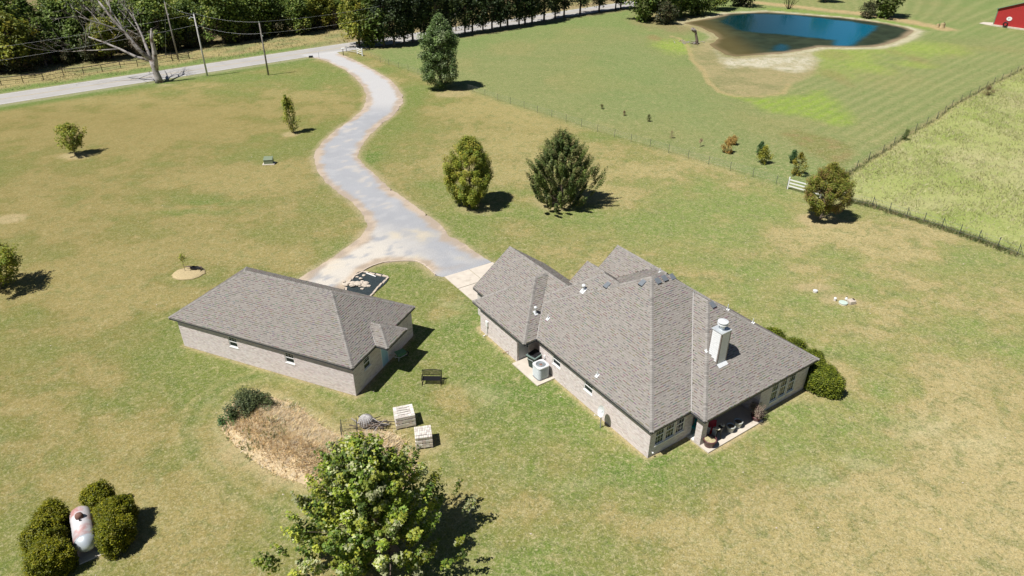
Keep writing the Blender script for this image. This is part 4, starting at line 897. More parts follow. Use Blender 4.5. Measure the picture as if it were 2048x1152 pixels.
for (d,L,r_,dp) in [((-.72,-.1,.72),12,.4,3),((-1.0,.1,.36),11.5,.27,3),((-.45,.5,.85),9,.3,3),((.05,-.1,1.),3.2,.3,0)]:
    mb=MB(); branch(mb,Vector((-.35 if d[0]<0 else .0,0,3.7)),Vector(d).normalized(),L,r_,dp,.55); mb.build('limb',M['deadwood'],dt,smooth=True)
mb=MB(); mb.tube([(.05,0,2.3),(.55,0,5.2),(.5,.1,7.4),(.95,.1,9.2)],[.42,.36,.3,.12],8); mb.tube([(.52,.05,7.0),(1.2,0,8.6)],[.16,.05],5); mb.build('broken_limb',M['deadwood'],dt,smooth=True)
# ---- roadside trees and the wood: prototypes, then copies
def proto(nm,H,Rd,prof,zb,cols,seed,ncl=95,nl=36,lsz=.55,cr=1.1,tr=.28,**k):
    return tree(nm,None,'tree',(0,0),H,Rd,prof,zb,ncl=ncl,nl=nl,lsz=lsz,cr=cr,cols=cols,seed=seed,hollow=.3,trunk_r=tr,lop=.8,**k)
WG=((.14,.21,.04),(.19,.26,.045),(.09,.14,.03),(.28,.31,.055)); WY=((.19,.22,.03),(.25,.27,.035),(.13,.175,.03),(.33,.30,.04)); WD=((.05,.08,.028),(.07,.105,.033),(.03,.048,.02),(.12,.15,.045)); WB=((.17,.14,.08),(.12,.11,.055),(.21,.16,.10))
protos={'cedar':proto('cedar_tree',11,2.5,'egg',1.6,WD,71,ncl=110,nl=36,cr=.85,lsz=.42,up=.6,tr=.2,stretch=1.3),
 'cedar2':proto('cedar_tree',10.5,2.9,'egg',1.9,WD[:3]+((.06,.085,.025),),72,ncl=80,nl=36,cr=.9,lsz=.42,up=.5,tr=.22),
 'oak':proto('oak_tree',11,4.6,'umb',1.8,WG,73,ncl=120,nl=44,cr=1.2),'oak2':proto('oak_tree',9.5,4.0,'egg',.8,WG[:3]+((.10,.12,.03),),74,ncl=110,nl=44,cr=1.15),
 'yellow':proto('maple_tree',10.5,4.4,'umb',2.2,WY,75,ncl=120,nl=44,cr=1.15),'brown':proto('brown_tree',7.5,3.4,'round',.8,WB,76,ncl=60,nl=22,cr=.9,lsz=.3),
 'under':proto('understory_tree',5,2.9,'round',.0,((.06,.075,.03),(.095,.105,.035),(.04,.055,.022),(.14,.12,.06)),77,ncl=60,nl=34,cr=.9,lsz=.42)}
used=set()
def place(kind,x,y,s,label,group,sx=1):
    p=protos[kind]
    if kind in used: o=copy_tree(p)
    else: o=p; used.add(kind)
    o.location=(x,y,0); o.rotation_euler=(0,0,random.uniform(0,6.28)); k=s*random.uniform(.93,1.07); o.scale=(k*sx,k*sx,k*random.uniform(.94,1.06)); o['label']=label
    if group: o['group']=group
    return o
ORD=['first','second','third','fourth','fifth','sixth','seventh','eighth','ninth','tenth','eleventh','twelfth','thirteenth','fourteenth','fifteenth','sixteenth','seventeenth','eighteenth','nineteenth','twentieth','twenty-first','twenty-second','twenty-third','twenty-fourth','twenty-fifth','twenty-sixth','twenty-seventh','twenty-eighth','twenty-ninth','thirtieth','thirty-first','thirty-second','thirty-third','thirty-fourth']
# roadside row
rowpx=[(745,92,'oak2',.95),(768,93,'cedar2',1),(789,92,'cedar2',1.05),(809,88,'cedar',1),(826,84,'cedar2',1),(849,80,'cedar',1.05),(873,77,'cedar2',1),(898,73,'cedar',1),(930,68,'cedar',1.0),(945,66,'cedar2',1),(966,63,'cedar',.95),(984,60,'cedar2',1),(1001,57,'cedar',1),(1015,56,'cedar2',1.05),(1038,52,'cedar',1),(1050,50,'cedar2',1),(1064,48,'cedar',1.1),(1088,44,'cedar2',1.1),(1110,37,'cedar',.95),(1128,34,'cedar2',1),(1160,28,'cedar2',1.1),(1198,23,'cedar',1.0),(1231,19,'cedar2',.9),(1241,18,'cedar',.9)]
x,y=G(719,92); place('yellow',x,y,1.0,'broad yellow-green tree at the driveway mouth, leftmost of the roadside row',None)
for i,(px,py,k,s) in enumerate(rowpx):
    x,y=G(px,py); place(k,x,y,s*1.12,f'dark roadside tree, {ORD[i]} from the left after the broad yellow-green one','dark trees in the row along the road')
# pond-side cluster
for (px,py,k,s,lb) in [(1282,41,'oak2',.85,'tree with a pale trunk at the left end of the pond grove, shading the lawn'),(1318,40,'oak',.7,'tree in the pond grove next to the pale-trunked one'),(1352,34,'oak2',.8,'middle tree of the grove left of the pond'),(1395,30,'oak2',.7,'tree of the grove overhanging the pond end'),(1430,20,'oak',.65,'last tree of the grove on the upper left pond bank'),(1340,15,'oak',.75,'tree at the back of the pond grove'),(1480,12,'under',1.1,'low bushy tree behind the upper left pond bank'),(1300,22,'oak',.8,'tree at the back left of the pond grove'),(1378,12,'oak2',.8,'rear tree of the pond grove nearest the pond'),(1330,48,'under',.7,'low bush at the foot of the pond grove')]:
    x,y=G(px,py); place(k,x,y,s*1.5,lb,'trees in the grove left of the pond')
x,y=G(1763,34); place('oak2',x,y,1.45,'round green tree on the dam behind the pond',None)
x,y=G(1735,36); place('under',x,y,.75,'low dark bush at the foot of the round tree on the dam',None)
x,y=G(1650,4); place('oak',x,y,.75,'tree at the top edge of the view behind the dam',None)
x,y=G(1577,18); bt=empty('bare_shrub',(x,y,0),0,'leafless many-stemmed shrub on the bank behind the pond','shrub'); mb=MB()
for i in range(16):
    a=rr.uniform(0,6.28); l=rr.uniform(.2,.7); branch(mb,Vector((math.cos(a)*.3,math.sin(a)*.3,0)),Vector((math.cos(a)*l,math.sin(a)*l,1)).normalized(),rr.uniform(2,3.6),.07,1,.35,4)
mb.build('stem',M['twig'],bt)['kind']='stuff'
# the wood beyond the road: rows parallel to the road
wr=random.Random(9)
def wood(row,off,kinds,gap,a,b,smin,smax,words,jx=2):
    s=a; i=0; out=[]
    while s<b:
        p=ra+re*s+rn*(off+wr.uniform(-jx,jx)); out.append((p[0],p[1],wr.choice(kinds),wr.uniform(smin,smax))); s+=gap*wr.uniform(.75,1.25)
    for i,(x,y,k,sc_) in enumerate(out):
        place(k,x,y,sc_,f'tree in the {words} of the wood across the road, {ORD[i]} from the left','trees of the wood across the road')
wood(0,19,['oak','oak2','oak2','oak','yellow'],5.6,-6,112,.8,1.05,'front row')
wood(1,25,['oak','oak2','brown','oak','oak2'],5.4,-8,125,.9,1.15,'second row')
wood(2,33,['oak','oak2','oak'],5.8,-10,140,1.0,1.2,'third row')
wood(3,17.5,['under','under','brown'],4.2,-6,108,.6,1.0,'bushy edge',1.5)
wood(4,14+26,['oak2','oak'],7,100,265,.9,1.2,'far right row')
x,y=G(268,70); o=place('under',x,y,.8,'rust-red leafed shrub behind the dead tree',None)
o2_=tree('red_shrub','rust-red leafed shrub at the wood edge behind the dead tree','shrub',G(283,90),4.2,2.2,'round',.6,ncl=40,nl=30,lsz=.3,cr=.6,cols=((.25,.07,.04),(.18,.06,.04)),seed=88,up=.5)
o['label']='low green bush beside the rust-red shrub at the wood edge'
# ---- tufts: rough grass, meadow, mound stalks
def tufts(name,XY,Z0,h,w,cols,spread=.5,blades=3,seed=1,parent=None,kind='stuff',label=None,cat=None,m='grassblade'):
    r=np.random.default_rng(seed); n=len(XY); Vv=[];Cc=[]
    cl=np.array(cols); pc=cl[r.integers(0,len(cl),n)]*(.75+.5*r.random(n))[:,None]
    for b in range(blades):
        a=r.random(n)*6.283; hh=h*(.5+r.random(n)); ln=spread*hh*(r.random(n)*.9+.15); ww=w*(.6+.8*r.random(n)); ox=(r.random(n)-.5)*w*2.5; oy=(r.random(n)-.5)*w*2.5
        bx=XY[:,0]+ox; by=XY[:,1]+oy; tx=bx+np.cos(a)*ln; ty=by+np.sin(a)*ln; px_=-np.sin(a+.8)*ww*.5; py_=np.cos(a+.8)*ww*.5
        Vv.append(np.stack([np.stack([bx-px_,by-py_,Z0-.03],1),np.stack([bx+px_,by+py_,Z0-.03],1),np.stack([tx,ty,Z0+hh],1)],1)); Cc.append(np.repeat((pc*(.85+.3*r.random(n))[:,None])[:,None,:],3,1))
    V=np.concatenate(Vv).reshape(-1,3); Cc=np.concatenate(Cc).reshape(-1,3); o=npmesh(name,V,np.arange(len(V)).reshape(-1,3),M[m],parent,Cc,k=3)
    return tag(o,label,cat,kind=kind)
def scatter(P,n,seed,dens=None,lim=None):
    r=np.random.default_rng(seed); P=np.array(P); 
    x0,y0=P.min(0); x1,y1=P.max(0)
    if lim: x0,x1,y0,y1=max(x0,lim[0]),min(x1,lim[1]),max(y0,lim[2]),min(y1,lim[3])
    x=r.uniform(x0,x1,n*4); y=r.uniform(y0,y1,n*4); k=poly_sd(P,x,y)<0
    if dens is not None: k&=r.random(len(x))<dens(x,y)
    x=x[k][:n]; y=y[k][:n]; return np.stack([x,y],1)
XYf=scatter(field,110000,5,lambda x,y:.25+.75*sstep(.35,.6,fbm(x,y,3,14,3)),lim=(30,175,45,205))
tufts('field_grass',XYf,np.zeros(len(XYf)),.3,.055,((.43,.42,.19),(.37,.40,.16),(.49,.45,.27),(.32,.37,.13),(.52,.48,.30)),1.3,2,6,label='tall rough yellow-green grass of the field right of the meadow fence',cat='grass')
vp=[tuple(ra+re*-40+rn*1.5),tuple(ra+re*230+rn*1.5),tuple(ra+re*230+rn*22),tuple(ra+re*-40+rn*22)]
XYv=scatter(vp,50000,7,lambda x,y:.25+.75*sstep(.4,.6,fbm(x,y,4,15,3)))
tufts('verge_grass',XYv,np.zeros(len(XYv)),.26,.07,((.40,.32,.18),(.34,.29,.15),(.20,.23,.10),(.24,.27,.10),(.44,.36,.23)),1.2,2,8,label='dry rough grass and weeds on the verge beyond the road',cat='grass')
# fence-line weeds
fl=[]; r_=np.random.default_rng(3)
for P,n_,wd_ in ((FC_dn,2400,.5),(FC_up,900,.3)):
    P=np.array(P); s=r_.random(n_)*(len(P)-1.001); i=s.astype(int); t=(s-i)[:,None]; q=P[i]*(1-t)+P[i+1]*t+r_.normal(size=(n_,2))*wd_*.6; fl.append(q)
XYw=np.concatenate(fl); XYw=XYw[(XYw[:,0]<150)]
tufts('fence_weeds',XYw,np.zeros(len(XYw)),.3,.06,((.15,.20,.07),(.12,.16,.06),(.27,.27,.12),(.38,.32,.18)),1.0,3,9,label='dark weeds growing along the wire mesh fence',cat='weeds')
# ---- earth mound with dry brush
mp=GP([(437,852),(452,815),(480,795),(520,785),(565,797),(603,815),(650,850),(690,866),(735,856),(790,862),(822,892),(836,935),(805,985),(730,1010),(640,985),(560,958),(505,925),(462,888)])
mp=smoothline(mp,5,True); ms=np.array(mp); x0,y0=ms.min(0)-.5; x1,y1=ms.max(0)+.5; st=.16
xs=np.arange(x0,x1,st); ys=np.arange(y0,y1,st); XX,YY=np.meshgrid(xs,ys); sd=poly_sd(mp,XX.ravel(),YY.ravel()); 
def mz(x,y,s=None):
    s=poly_sd(mp,x,y) if s is None else s
    h=1.25*sstep(0,2.6,-s)*(.75+.5*fbm(x,y,3,41,3)); return h*(.8+.3*fbm(x,y,.7,43,3))
zz=mz(XX.ravel(),YY.ravel(),sd)-.03; nx=len(xs)
keep=(sd<.25).reshape(XX.shape); cin=keep[:-1,:-1]&keep[1:,:-1]&keep[:-1,1:]&keep[1:,1:]; i,j=np.nonzero(cin); q=np.stack([i*nx+j,i*nx+j+1,(i+1)*nx+j+1,(i+1)*nx+j],1); us,inv=np.unique(q,return_inverse=True)
a_=fbm(XX.ravel()[us],YY.ravel()[us],1.2,45,4)[:,None]; sdk=sstep(-.2,-1.6,sd[us])[:,None] if False else (1-sstep(-1.4,-.2,sd[us]))[:,None]
cm=np.array((.56,.45,.29))*(1-a_)+np.array((.44,.33,.2))*a_; cm=cm*sdk+np.array((.50,.40,.25))*(1-sdk)
M['earth']=mat('earth',rough=.95,spec=.05,vcol=True,noise=.3,nscale=5,bump=.6,bscale=9)
mound=tag(npmesh('earth_mound',np.stack([XX.ravel()[us],YY.ravel()[us],zz[us]],1),inv.reshape(q.shape),M['earth'],col=cm),'low brown earth mound overgrown with dry brush behind the maple','mound')
XYm=scatter(mp,14000,11,lambda x,y:.12+.88*sstep(.4,1.5,-poly_sd(mp,x,y)+.9*(fbm(x,y,1,47,3)-.5)))
tufts('dry_brush',XYm,mz(XYm[:,0],XYm[:,1]),.15,.035,((.76,.62,.38),(.72,.55,.31),(.80,.70,.49),(.60,.44,.28),(.64,.57,.46),(.74,.60,.33)),2.2,4,12,label='dry tan stalks and dead weeds covering the earth mound',cat='brush')
XYm=scatter(mp,420,13,lambda x,y:(fbm(x,y,1.5,49,2)>.6)*1.); tufts('mound_weeds',XYm,mz(XYm[:,0],XYm[:,1]),.22,.07,((.2,.27,.1),(.27,.30,.12)),.8,4,14,label='scattered green weeds on the dry mound',cat='weeds')
x,y=G(505,834); b_=tree('bramble_bush','dark green bramble thicket on the upper left end of the earth mound','bush',(x,y),1.45,1.8,'dome',.2,ncl=75,nl=60,lsz=.12,cr=.38,cols=((.09,.125,.05),(.13,.16,.06),(.065,.085,.04),(.17,.20,.08)),seed=91,up=.4,hollow=.4,trunk_r=.05,limbs=False,ax=(1.0,.75),lop=.7)
b_.rotation_euler=(0,0,R(18)); b_.location.z=.55
x,y=G(462,843); b_=tree('green_weed_clump','bright green leafy weeds at the left tip of the mound below the bramble','weeds',(x,y),.8,.8,'dome',.1,ncl=22,nl=40,lsz=.12,cr=.25,cols=((.12,.22,.06),(.08,.16,.05)),seed=92,limbs=False,trunk_r=.02)
# ================================================================== yard and roadside objects
def thing(name,px,py,label,cat,rz=0,group=None,z=0): 
    x,y=G(px,py); return empty(name,(x,y,z),rz,label,cat,group)
def part(mb,name,m,parent,smooth=False): return mb.build(name,M[m],parent,smooth)
# concrete apron in four poured panels
ap=empty('driveway_apron',(0,0,0)); ap['kind']='structure'
q0,q1,q2,q3=[np.array(G(*p)) for p in ((985.4,525),(889,554),(946,603),(1045,570))]
def bil(s,t): return (q0*(1-s)+q1*s)*(1-t)+(q3*(1-s)+q2*s)*t
for a in range(2):
    for b in range(2):
        mb=MB(); e=.006; P=[bil(a/2+(e if a else 0),b/2+(e if b else 0)),bil(a/2+.5-(0 if a else e),b/2+(e if b else 0)),bil(a/2+.5-(0 if a else e),b/2+.5-(0 if b else e)),bil(a/2+(e if a else 0),b/2+.5-(0 if b else e))]
        mb.loft([[(p[0],p[1],-.05) for p in P],[(p[0],p[1],.045) for p in P]]); part(mb,'concrete_panel','concrete',ap)
# curb stones round the island of grass
cs=smoothline(CURB,6); cp=resamp(GP(cs),34); ed=empty('garden_edging',(*cp[0],0),0,'curved edging of pale stones round the green island by the driveway','edging'); ox,oy=cp[0]
for a,b in zip(cp[:-1],cp[1:]):
    mb=MB(); a_=Vector((a[0]-ox,a[1]-oy,0)); b2=Vector((b[0]-ox,b[1]-oy,0)); d=(b2-a_); L_=d.length-.015; d.normalize(); n=Vector((-d.y,d.x,0))*.06; e2=a_+d*L_; h=.1+random.uniform(-.015,.015)
    mb.loft([[tuple(a_-n),tuple(e2-n),tuple(e2+n),tuple(a_+n)],[tuple(a_-n*.9+Vector((0,0,h))),tuple(e2-n*.9+Vector((0,0,h))),tuple(e2+n*.9+Vector((0,0,h))),tuple(a_+n*.9+Vector((0,0,h)))]]); part(mb,'edging_stone','curb',ed)
# liner pit with stones
pit=[(726.6,543.5),(777,555),(748,588),(722,612),(688,590),(690,576),(708,552)]
pw2=GP(pit); c_=np.mean(pw2,0); pt=empty('liner_pit',(*c_,0),0,'unfinished garden pond pit lined with dark wrinkled sheet between the outbuilding and the driveway','pond pit')
mb=MB(); n=len(pw2); L_=np.array(pw2)-c_; rings=[]
dn=smoothline([tuple(p) for p in L_],6,True); r_=random.Random(4)
for k,(s,z) in enumerate(((1.0,.05),(.93,.03),(.86,-.0),(.7,.012),(.45,.02),(.2,.015))): rings.append([(x*s,y*s,max(.008,z+r_.uniform(0,.05)*(0<k<5))) for x,y in dn])
mb.loft(rings,caps=False); mb.poly(rings[-1]); part(mb,'liner','liner',pt,True)
for i,(a,b) in enumerate(zip(L_,np.roll(L_,-1,0))):
    a=Vector((*a,0));b=Vector((*b,0)); d=(b-a); m_=max(2,int(d.length/.6)); nrm=Vector((d.y,-d.x,0)).normalized()
    for k in range(m_):
        if r_.random()<.12: continue
        p=a+d*((k+.5)/m_)+nrm*r_.uniform(-.03,.12); mb=MB(); l=d.length/m_*.46; dd=d.normalized(); w=.1
        mb.loft([[tuple(p+dd*sx*l+nrm*sy*w) for sx,sy in ((-1,-1),(1,-1),(1,1),(-1,1))],[tuple(p+dd*sx*l*.92+nrm*sy*w*.85+Vector((0,0,.11+r_.uniform(-.02,.03)))) for sx,sy in ((-1,-1),(1,-1),(1,1),(-1,1))]]); part(mb,'rim_stone','curb',pt)
mb=MB(); a=np.array(G(733,548))-c_; b=np.array(G(752,555))-c_; mb.tube([(*a,.1),(*b,.1)],.05,8); part(mb,'white_pipe','white',pt)
def rockmesh(r,s):
    mb=MB(); k=7; rings=[]
    for j,(q,z) in enumerate(((.75,0),(1,.35),(.8,.75),(.35,1))): rings.append([(q*s*(1+r.uniform(-.22,.22))*math.cos(6.283*i/k),q*s*(1+r.uniform(-.22,.22))*math.sin(6.283*i/k)*.75,z*s*.6) for i in range(k)])
    mb.loft(rings); return mb
def rocks(name,label,cat,px,py,spots,m='rock',seed=1):
    t=thing(name,px,py,label,cat); r=random.Random(seed)
    for (x,y,z,s) in spots: part(rockmesh(r,s),'rock',m,t).location=(x,y,z)
    return t
r_=random.Random(8); rocks('rock_pile','heap of pale rocks on the dark liner of the pit','rocks',712,571,[(r_.gauss(0,.65),r_.gauss(0,.38),.03+.12*(i%3==0),r_.uniform(.15,.36)) for i in range(26)],seed=2)
rocks('loose_rocks','three loose pale rocks at the far end of the pit liner','rocks',723,553,[(-.35,-.2,.03,.16),(.2,.1,.03,.2),(.0,-.5,.03,.13)],seed=5)
# mulch bed with roots
x,y=G(378,547); mbd=empty('mulch_bed',(x,y,0),0,'round bed of straw-coloured mulch round the thin sapling','mulch bed'); mb=MB(); k=40; MRX=G(411,547)[0]-G(345,547)[0]; MRX/=2; MRY=(G(378,534)[1]-G(378,560)[1])/2
rs=[1+random.uniform(-.05,.05) for _ in range(k)]
mb.loft([[(MRX*s*rs[i]*math.cos(6.283*i/k),MRY*s*rs[i]*math.sin(6.283*i/k),z) for i in range(k)] for s,z in ((1,-.02),(.94,.07),(.5,.12),(.1,.14))]); part(mb,'mulch','mulch',mbd,True)
rp=thing('root_pile',393,541,'heap of dark dug-up roots lying on the mulch bed','roots'); rp.location.z=.1
for i in range(9):
    mb=MB(); a=r_.uniform(0,6.28); p=Vector((r_.gauss(0,.3),r_.gauss(0,.12),.12)); d=Vector((math.cos(a),math.sin(a)*.5,r_.uniform(0,.3))); mb.tube([p,p+d*.3+Vector((0,0,.08)),p+d*r_.uniform(.5,.85)],[.1,.07,.02],6); part(mb,'root','black' if i%3 else 'bark',rp)
# transformer
tf=thing('transformer_box',538,328,'olive green utility box on a small concrete pad in the left lawn','utility box',R(8))
mb=MB(); mb.bevbox(-.75,-.45,0,.75,.6,.1); part(mb,'pad','concrete',tf); mb=MB(); mb.loft([[(-.55,-.3,.1),(.55,-.3,.1),(.55,.5,.1),(-.55,.5,.1)],[(-.55,-.3,.62),(.55,-.3,.62),(.55,.5,.82),(-.55,.5,.82)]]); part(mb,'cabinet','transformer',tf)
mb=MB(); mb.loft([[(-.58,-.34,.64),(.58,-.34,.64),(.58,.54,.84),(-.58,.54,.84)],[(-.55,-.3,.68),(.55,-.3,.68),(.55,.5,.88),(-.55,.5,.88)]]); part(mb,'lid','transformer',tf)
# bench
bn=thing('garden_bench',864,765,'black metal garden bench standing alone on the grass between the two buildings','bench',R(-1)); bn.scale=(.93,.93,.93)
for s in (-1,1):
    for yy,h in ((-.28,.42),(.25,.42)):
        mb=MB(); mb.tube([(s*.72,yy,0),(s*.72,yy,h)],.025,6); part(mb,'leg','black',bn)
    mb=MB(); mb.tube([(s*.74,-.34,.42),(s*.74,-.32,.64),(s*.74,.2,.66)],.026,6); part(mb,'arm','black',bn)
    mb=MB(); mb.tube([(s*.74,.25,.35),(s*.74,.36,.98)],.026,6); part(mb,'back_post','black',bn)
    mb=MB(); mb.tube([(s*.72,-.42,.02),(s*.72,.36,.02)],.02,6); part(mb,'foot_rail','black',bn)
for k in range(7):
    mb=MB(); y_=-.3+k*.08; mb.box(-.74,y_,.42,.74,y_+.06,.445); part(mb,'seat_slat','black',bn)
for k in range(17):
    x_=-.68+k*.085; h=.93+.1*math.cos(x_/.72*1.4); mb=MB(); mb.box(x_,.27,.5,x_+.05,.3,h); ob_=part(mb,'back_slat','black',bn)
mb=MB(); mb.tube([(x_,.33,.93+.1*math.cos(x_/.72*1.4)) for x_ in np.linspace(-.74,.74,11)],.025,6); part(mb,'top_rail','black',bn); mb=MB(); mb.tube([(-.74,.29,.52),(.74,.29,.52)],.02,6); part(mb,'back_rail','black',bn)
# green cart by the outbuilding
x,y=F2.w(.62,5.05); gc=empty('garden_cart',(x,y,0),A2+R(60),'green tubbed yard cart with pale tube frame parked in the shade of the outbuilding','cart')
mb=MB(); mb.loft([[(-.25,-.18,.3),(.25,-.18,.3),(.25,.18,.3),(-.25,.18,.3)],[(-.38,-.28,.6),(.4,-.28,.6),(.4,.28,.6),(-.38,.28,.6)],[(-.35,-.25,.58),(.37,-.25,.58),(.37,.25,.58),(-.35,.25,.58)]]); part(mb,'tub','teal',gc)
gc.children[-1].data.materials[0]=mat('green_tub',(.10,.26,.14),.5)
for s in (-1,1):
    mb=MB(); mb.tube([(.5,s*.1,.25),(-.2,s*.26,.28),(-.7,s*.28,.62)],.02,6); part(mb,'handle','steel_white',gc); mb=MB(); mb.tube([(-.25,s*.2,.3),(-.32,s*.24,0)],.02,6); part(mb,'leg','steel_white',gc)
mb=MB(); mb.tube([(.5+.18*math.cos(a),0,.2+.18*math.sin(a)) for a in np.linspace(0,6.283,15)],.04,6); part(mb,'wheel','black',gc)
# wheelie bin and air conditioner
x,y=F1.w(-11.55,-.4); tb=empty('wheelie_bin',(x,y,.09),A1+R(14),'dark green wheelie bin with black lid beside the back door','bin'); tb.scale=(1.2,1.2,1.12)
mb=MB(); mb.loft([[(-.24,-.26,.03),(.24,-.26,.03),(.24,.26,.03),(-.24,.26,.03)],[(-.31,-.36,.95),(.31,-.36,.95),(.31,.36,.95),(-.31,.36,.95)]]); part(mb,'body','bin',tb)
mb=MB(); mb.loft([[(-.36,-.42,.93),(.36,-.42,.93),(.36,.4,.93),(-.36,.4,.93)],[(-.37,-.43,1.0),(.37,-.43,1.0),(.37,.41,1.0),(-.37,.41,1.0)],[(-.31,-.36,1.01),(.31,-.36,1.01),(.31,.34,1.01),(-.31,.34,1.01)]]); part(mb,'rim','binlid',tb)
mb=MB(); mb.loft([[(-.3,-.35,1.0),(.3,-.35,1.0),(.3,.36,1.0),(-.3,.36,1.0)],[(-.26,-.3,1.07),(.26,-.3,1.07),(.28,.36,1.1),(-.28,.36,1.1)]]); part(mb,'lid','black',tb)
mb=MB(); mb.tube([(-.22,-.4,.6),(-.22,-.44,.78),(.22,-.44,.78),(.22,-.4,.6)],.015,5); part(mb,'lift_bar','galv',tb)
for s in (-1,1): mb=MB(); mb.tube([(s*.28,.3,.1),(s*.33,.3,.1)],.1,12); part(mb,'wheel','black',tb)
x,y=F1.w(-10.35,-.72); ac=empty('air_conditioner',(x,y,.09),A1,'round-cornered pale grey outdoor air conditioner on the slab by the back door','air conditioner'); ac.scale=(1.08,1.08,1.1)
def rrect(h,r,z,k=5): 
    out=[]
    for cx_,cy_,a0_ in ((h-r,h-r,0),(-h+r,h-r,90),(-h+r,-h+r,180),(h-r,-h+r,270)):
        for i in range(k+1): a=R(a0_+90*i/k); out.append((cx_+r*math.cos(a),cy_+r*math.sin(a),z))
    return out
mb=MB(); mb.loft([rrect(.44,.2,.0),rrect(.44,.2,.08)]); part(mb,'base_pan','acgrille',ac)
mb=MB(); mb.loft([rrect(.42,.19,.08),rrect(.42,.19,.93)]); part(mb,'coil','acgrille',ac)
for k in range(15): mb=MB(); mb.loft([rrect(.445,.2,.1+k*.054),rrect(.43,.195,.13+k*.054)]); part(mb,'louvre','acmetal',ac)
mb=MB(); A_=rrect(.46,.21,.91); B_=rrect(.46,.21,.985); C_=rrect(.43,.2,1.01); nn=len(A_); D_=[(.35*math.cos(2*math.pi*(i+.5)/nn+0),.35*math.sin(2*math.pi*(i+.5)/nn),1.0) for i in range(nn)]; E2=[(p[0],p[1],.86) for p in D_]; mb.loft([A_,B_,C_,D_,E2],caps=False); part(mb,'top_panel','steel_white',ac)
mb=MB(); mb.lathe([(.35,.87),(.0,.87)],0,0,24); part(mb,'fan_well','black',ac)
mb=MB(); mb.lathe([(.07,.88),(.1,.95),(.0,.97)],0,0,14); part(mb,'fan_motor','copper',ac)
for k in range(4):
    a=R(90*k+20); mb=MB(); mb.quad(*[(math.cos(a+da)*rr_,math.sin(a+da)*rr_,z_) for da,rr_,z_ in ((-.25,.08,.9),(-.38,.3,.9),(.38,.3,.93),(.25,.08,.94))]); part(mb,'fan_blade','copper',ac)
for rr_ in (.14,.21,.28,.34): mb=MB(); mb.tube([(rr_*math.cos(a),rr_*math.sin(a),.99) for a in np.linspace(0,6.283,25)],.006,4); part(mb,'guard_ring','acmetal',ac)
# satellite dish
x,y=F1.w(-3.8,-.62); sd_=empty('satellite_dish',(x,y,0),0,'pale satellite dish on a short post in front of the long brick wall','satellite dish')
mb=MB(); mb.tube([(0,0,-.1),(0,0,1.2)],.035,8); part(mb,'post','greypaint',sd_)
nd=Vector((-.80,-.42,.22)).normalized(); e1=Vector((0,0,1)).cross(nd).normalized(); e2=nd.cross(e1)
mb=MB(); c0=Vector((-.02,-.02,1.42)); rings=[]
for s,dep in ((.03,-.07),(.35,-.055),(.7,-.02),(1,.04)): rings.append([tuple(c0+nd*dep*1.3+e1*math.cos(6.283*i/28)*.33*s+e2*math.sin(6.283*i/28)*.42*s) for i in range(28)])
mb.loft(rings+[[tuple(Vector(p)-nd*.02) for p in rings[-1]],[tuple(Vector(p)-nd*.03) for p in rings[0]]],caps=True); part(mb,'dish','steel_white',sd_,False)
mb=MB(); mb.tube([c0-nd*.08,(0,0,1.15)],.03,6); part(mb,'bracket','greypaint',sd_); mb=MB(); mb.tube([c0-e2*.4+nd*.02,c0-e2*.25+nd*.45],.012,5); part(mb,'feed_arm','greypaint',sd_); mb=MB(); mb.tube([c0-e2*.25+nd*.42,c0-e2*.22+nd*.5],.035,8); part(mb,'feed_horn','steel_white',sd_)
# porch pots and clutter
def pot(name,u,v,label,m,r0,r1,h,z=.1,rim=.04,fill='soil',cat='flower pot',group=None):
    x,y=F1.w(u,v); t=empty(name,(x,y,z),0,label,cat,group); mb=MB(); mb.lathe([(r0,0),(r1,h-.08),(r1+rim,h-.07),(r1+rim,h),(r1-.03,h),(r1-.04,h-.1)],0,0,24,caps=False); part(mb,'pot',m,t,True); mb=MB(); mb.lathe([(r1-.03,h-.09),(r1*.5,h-.05),(0,h-.03)],0,0,18); part(mb,'soil',fill,t); return t
M['strawsoil']=mat('pale_soil',(.45,.38,.22),.95,noise=.35,nscale=9,noise2=((.16,.2,.07),6,.55,.65))
pot('barrel_planter',1.42,3.98,'big maroon planter filled with pale dry soil at the outer corner of the porch','maroon',.3,.4,.55,fill='strawsoil')
pot('flower_pot',1.3,6.1,'empty pale pot at the porch edge, nearer to the column','pot',.2,.27,.5,group='pair of pale pots on the porch'); pot('flower_pot',1.28,6.85,'empty pale pot at the porch edge, further from the column','pot',.2,.27,.5,group='pair of pale pots on the porch')
p_=pot('flower_pot',1.5,8.45,'low maroon pot with a dried pinkish bushy plant at the far end of the porch','maroon',.25,.33,.36)
pl_=tree('dried_plant',"dried pinkish-brown bushy plant growing in the low maroon pot",'plant',F1.w(1.5,8.45),1.35,.55,'round',.4,ncl=36,nl=45,lsz=.10,cr=.2,cols=((.40,.29,.24),(.30,.22,.18),(.46,.38,.30),(.2,.2,.12)),seed=95,up=.4,trunk_r=.02,shape='needle')
def local(u,v,z,rz,name,label,cat): x,y=F1.w(u,v); return empty(name,(x,y,z),A1+rz,label,cat)
tc_=local(.05,4.35,.1,R(-70),'lounge_chair','turquoise slatted garden chair in the shade behind the brick column','chair')
for k in range(6): mb=MB(); mb.box(-.3,-.3+k*.1,.32-.015*k,.3,-.23+k*.1,.345-.015*k); part(mb,'seat_slat','teal',tc_)
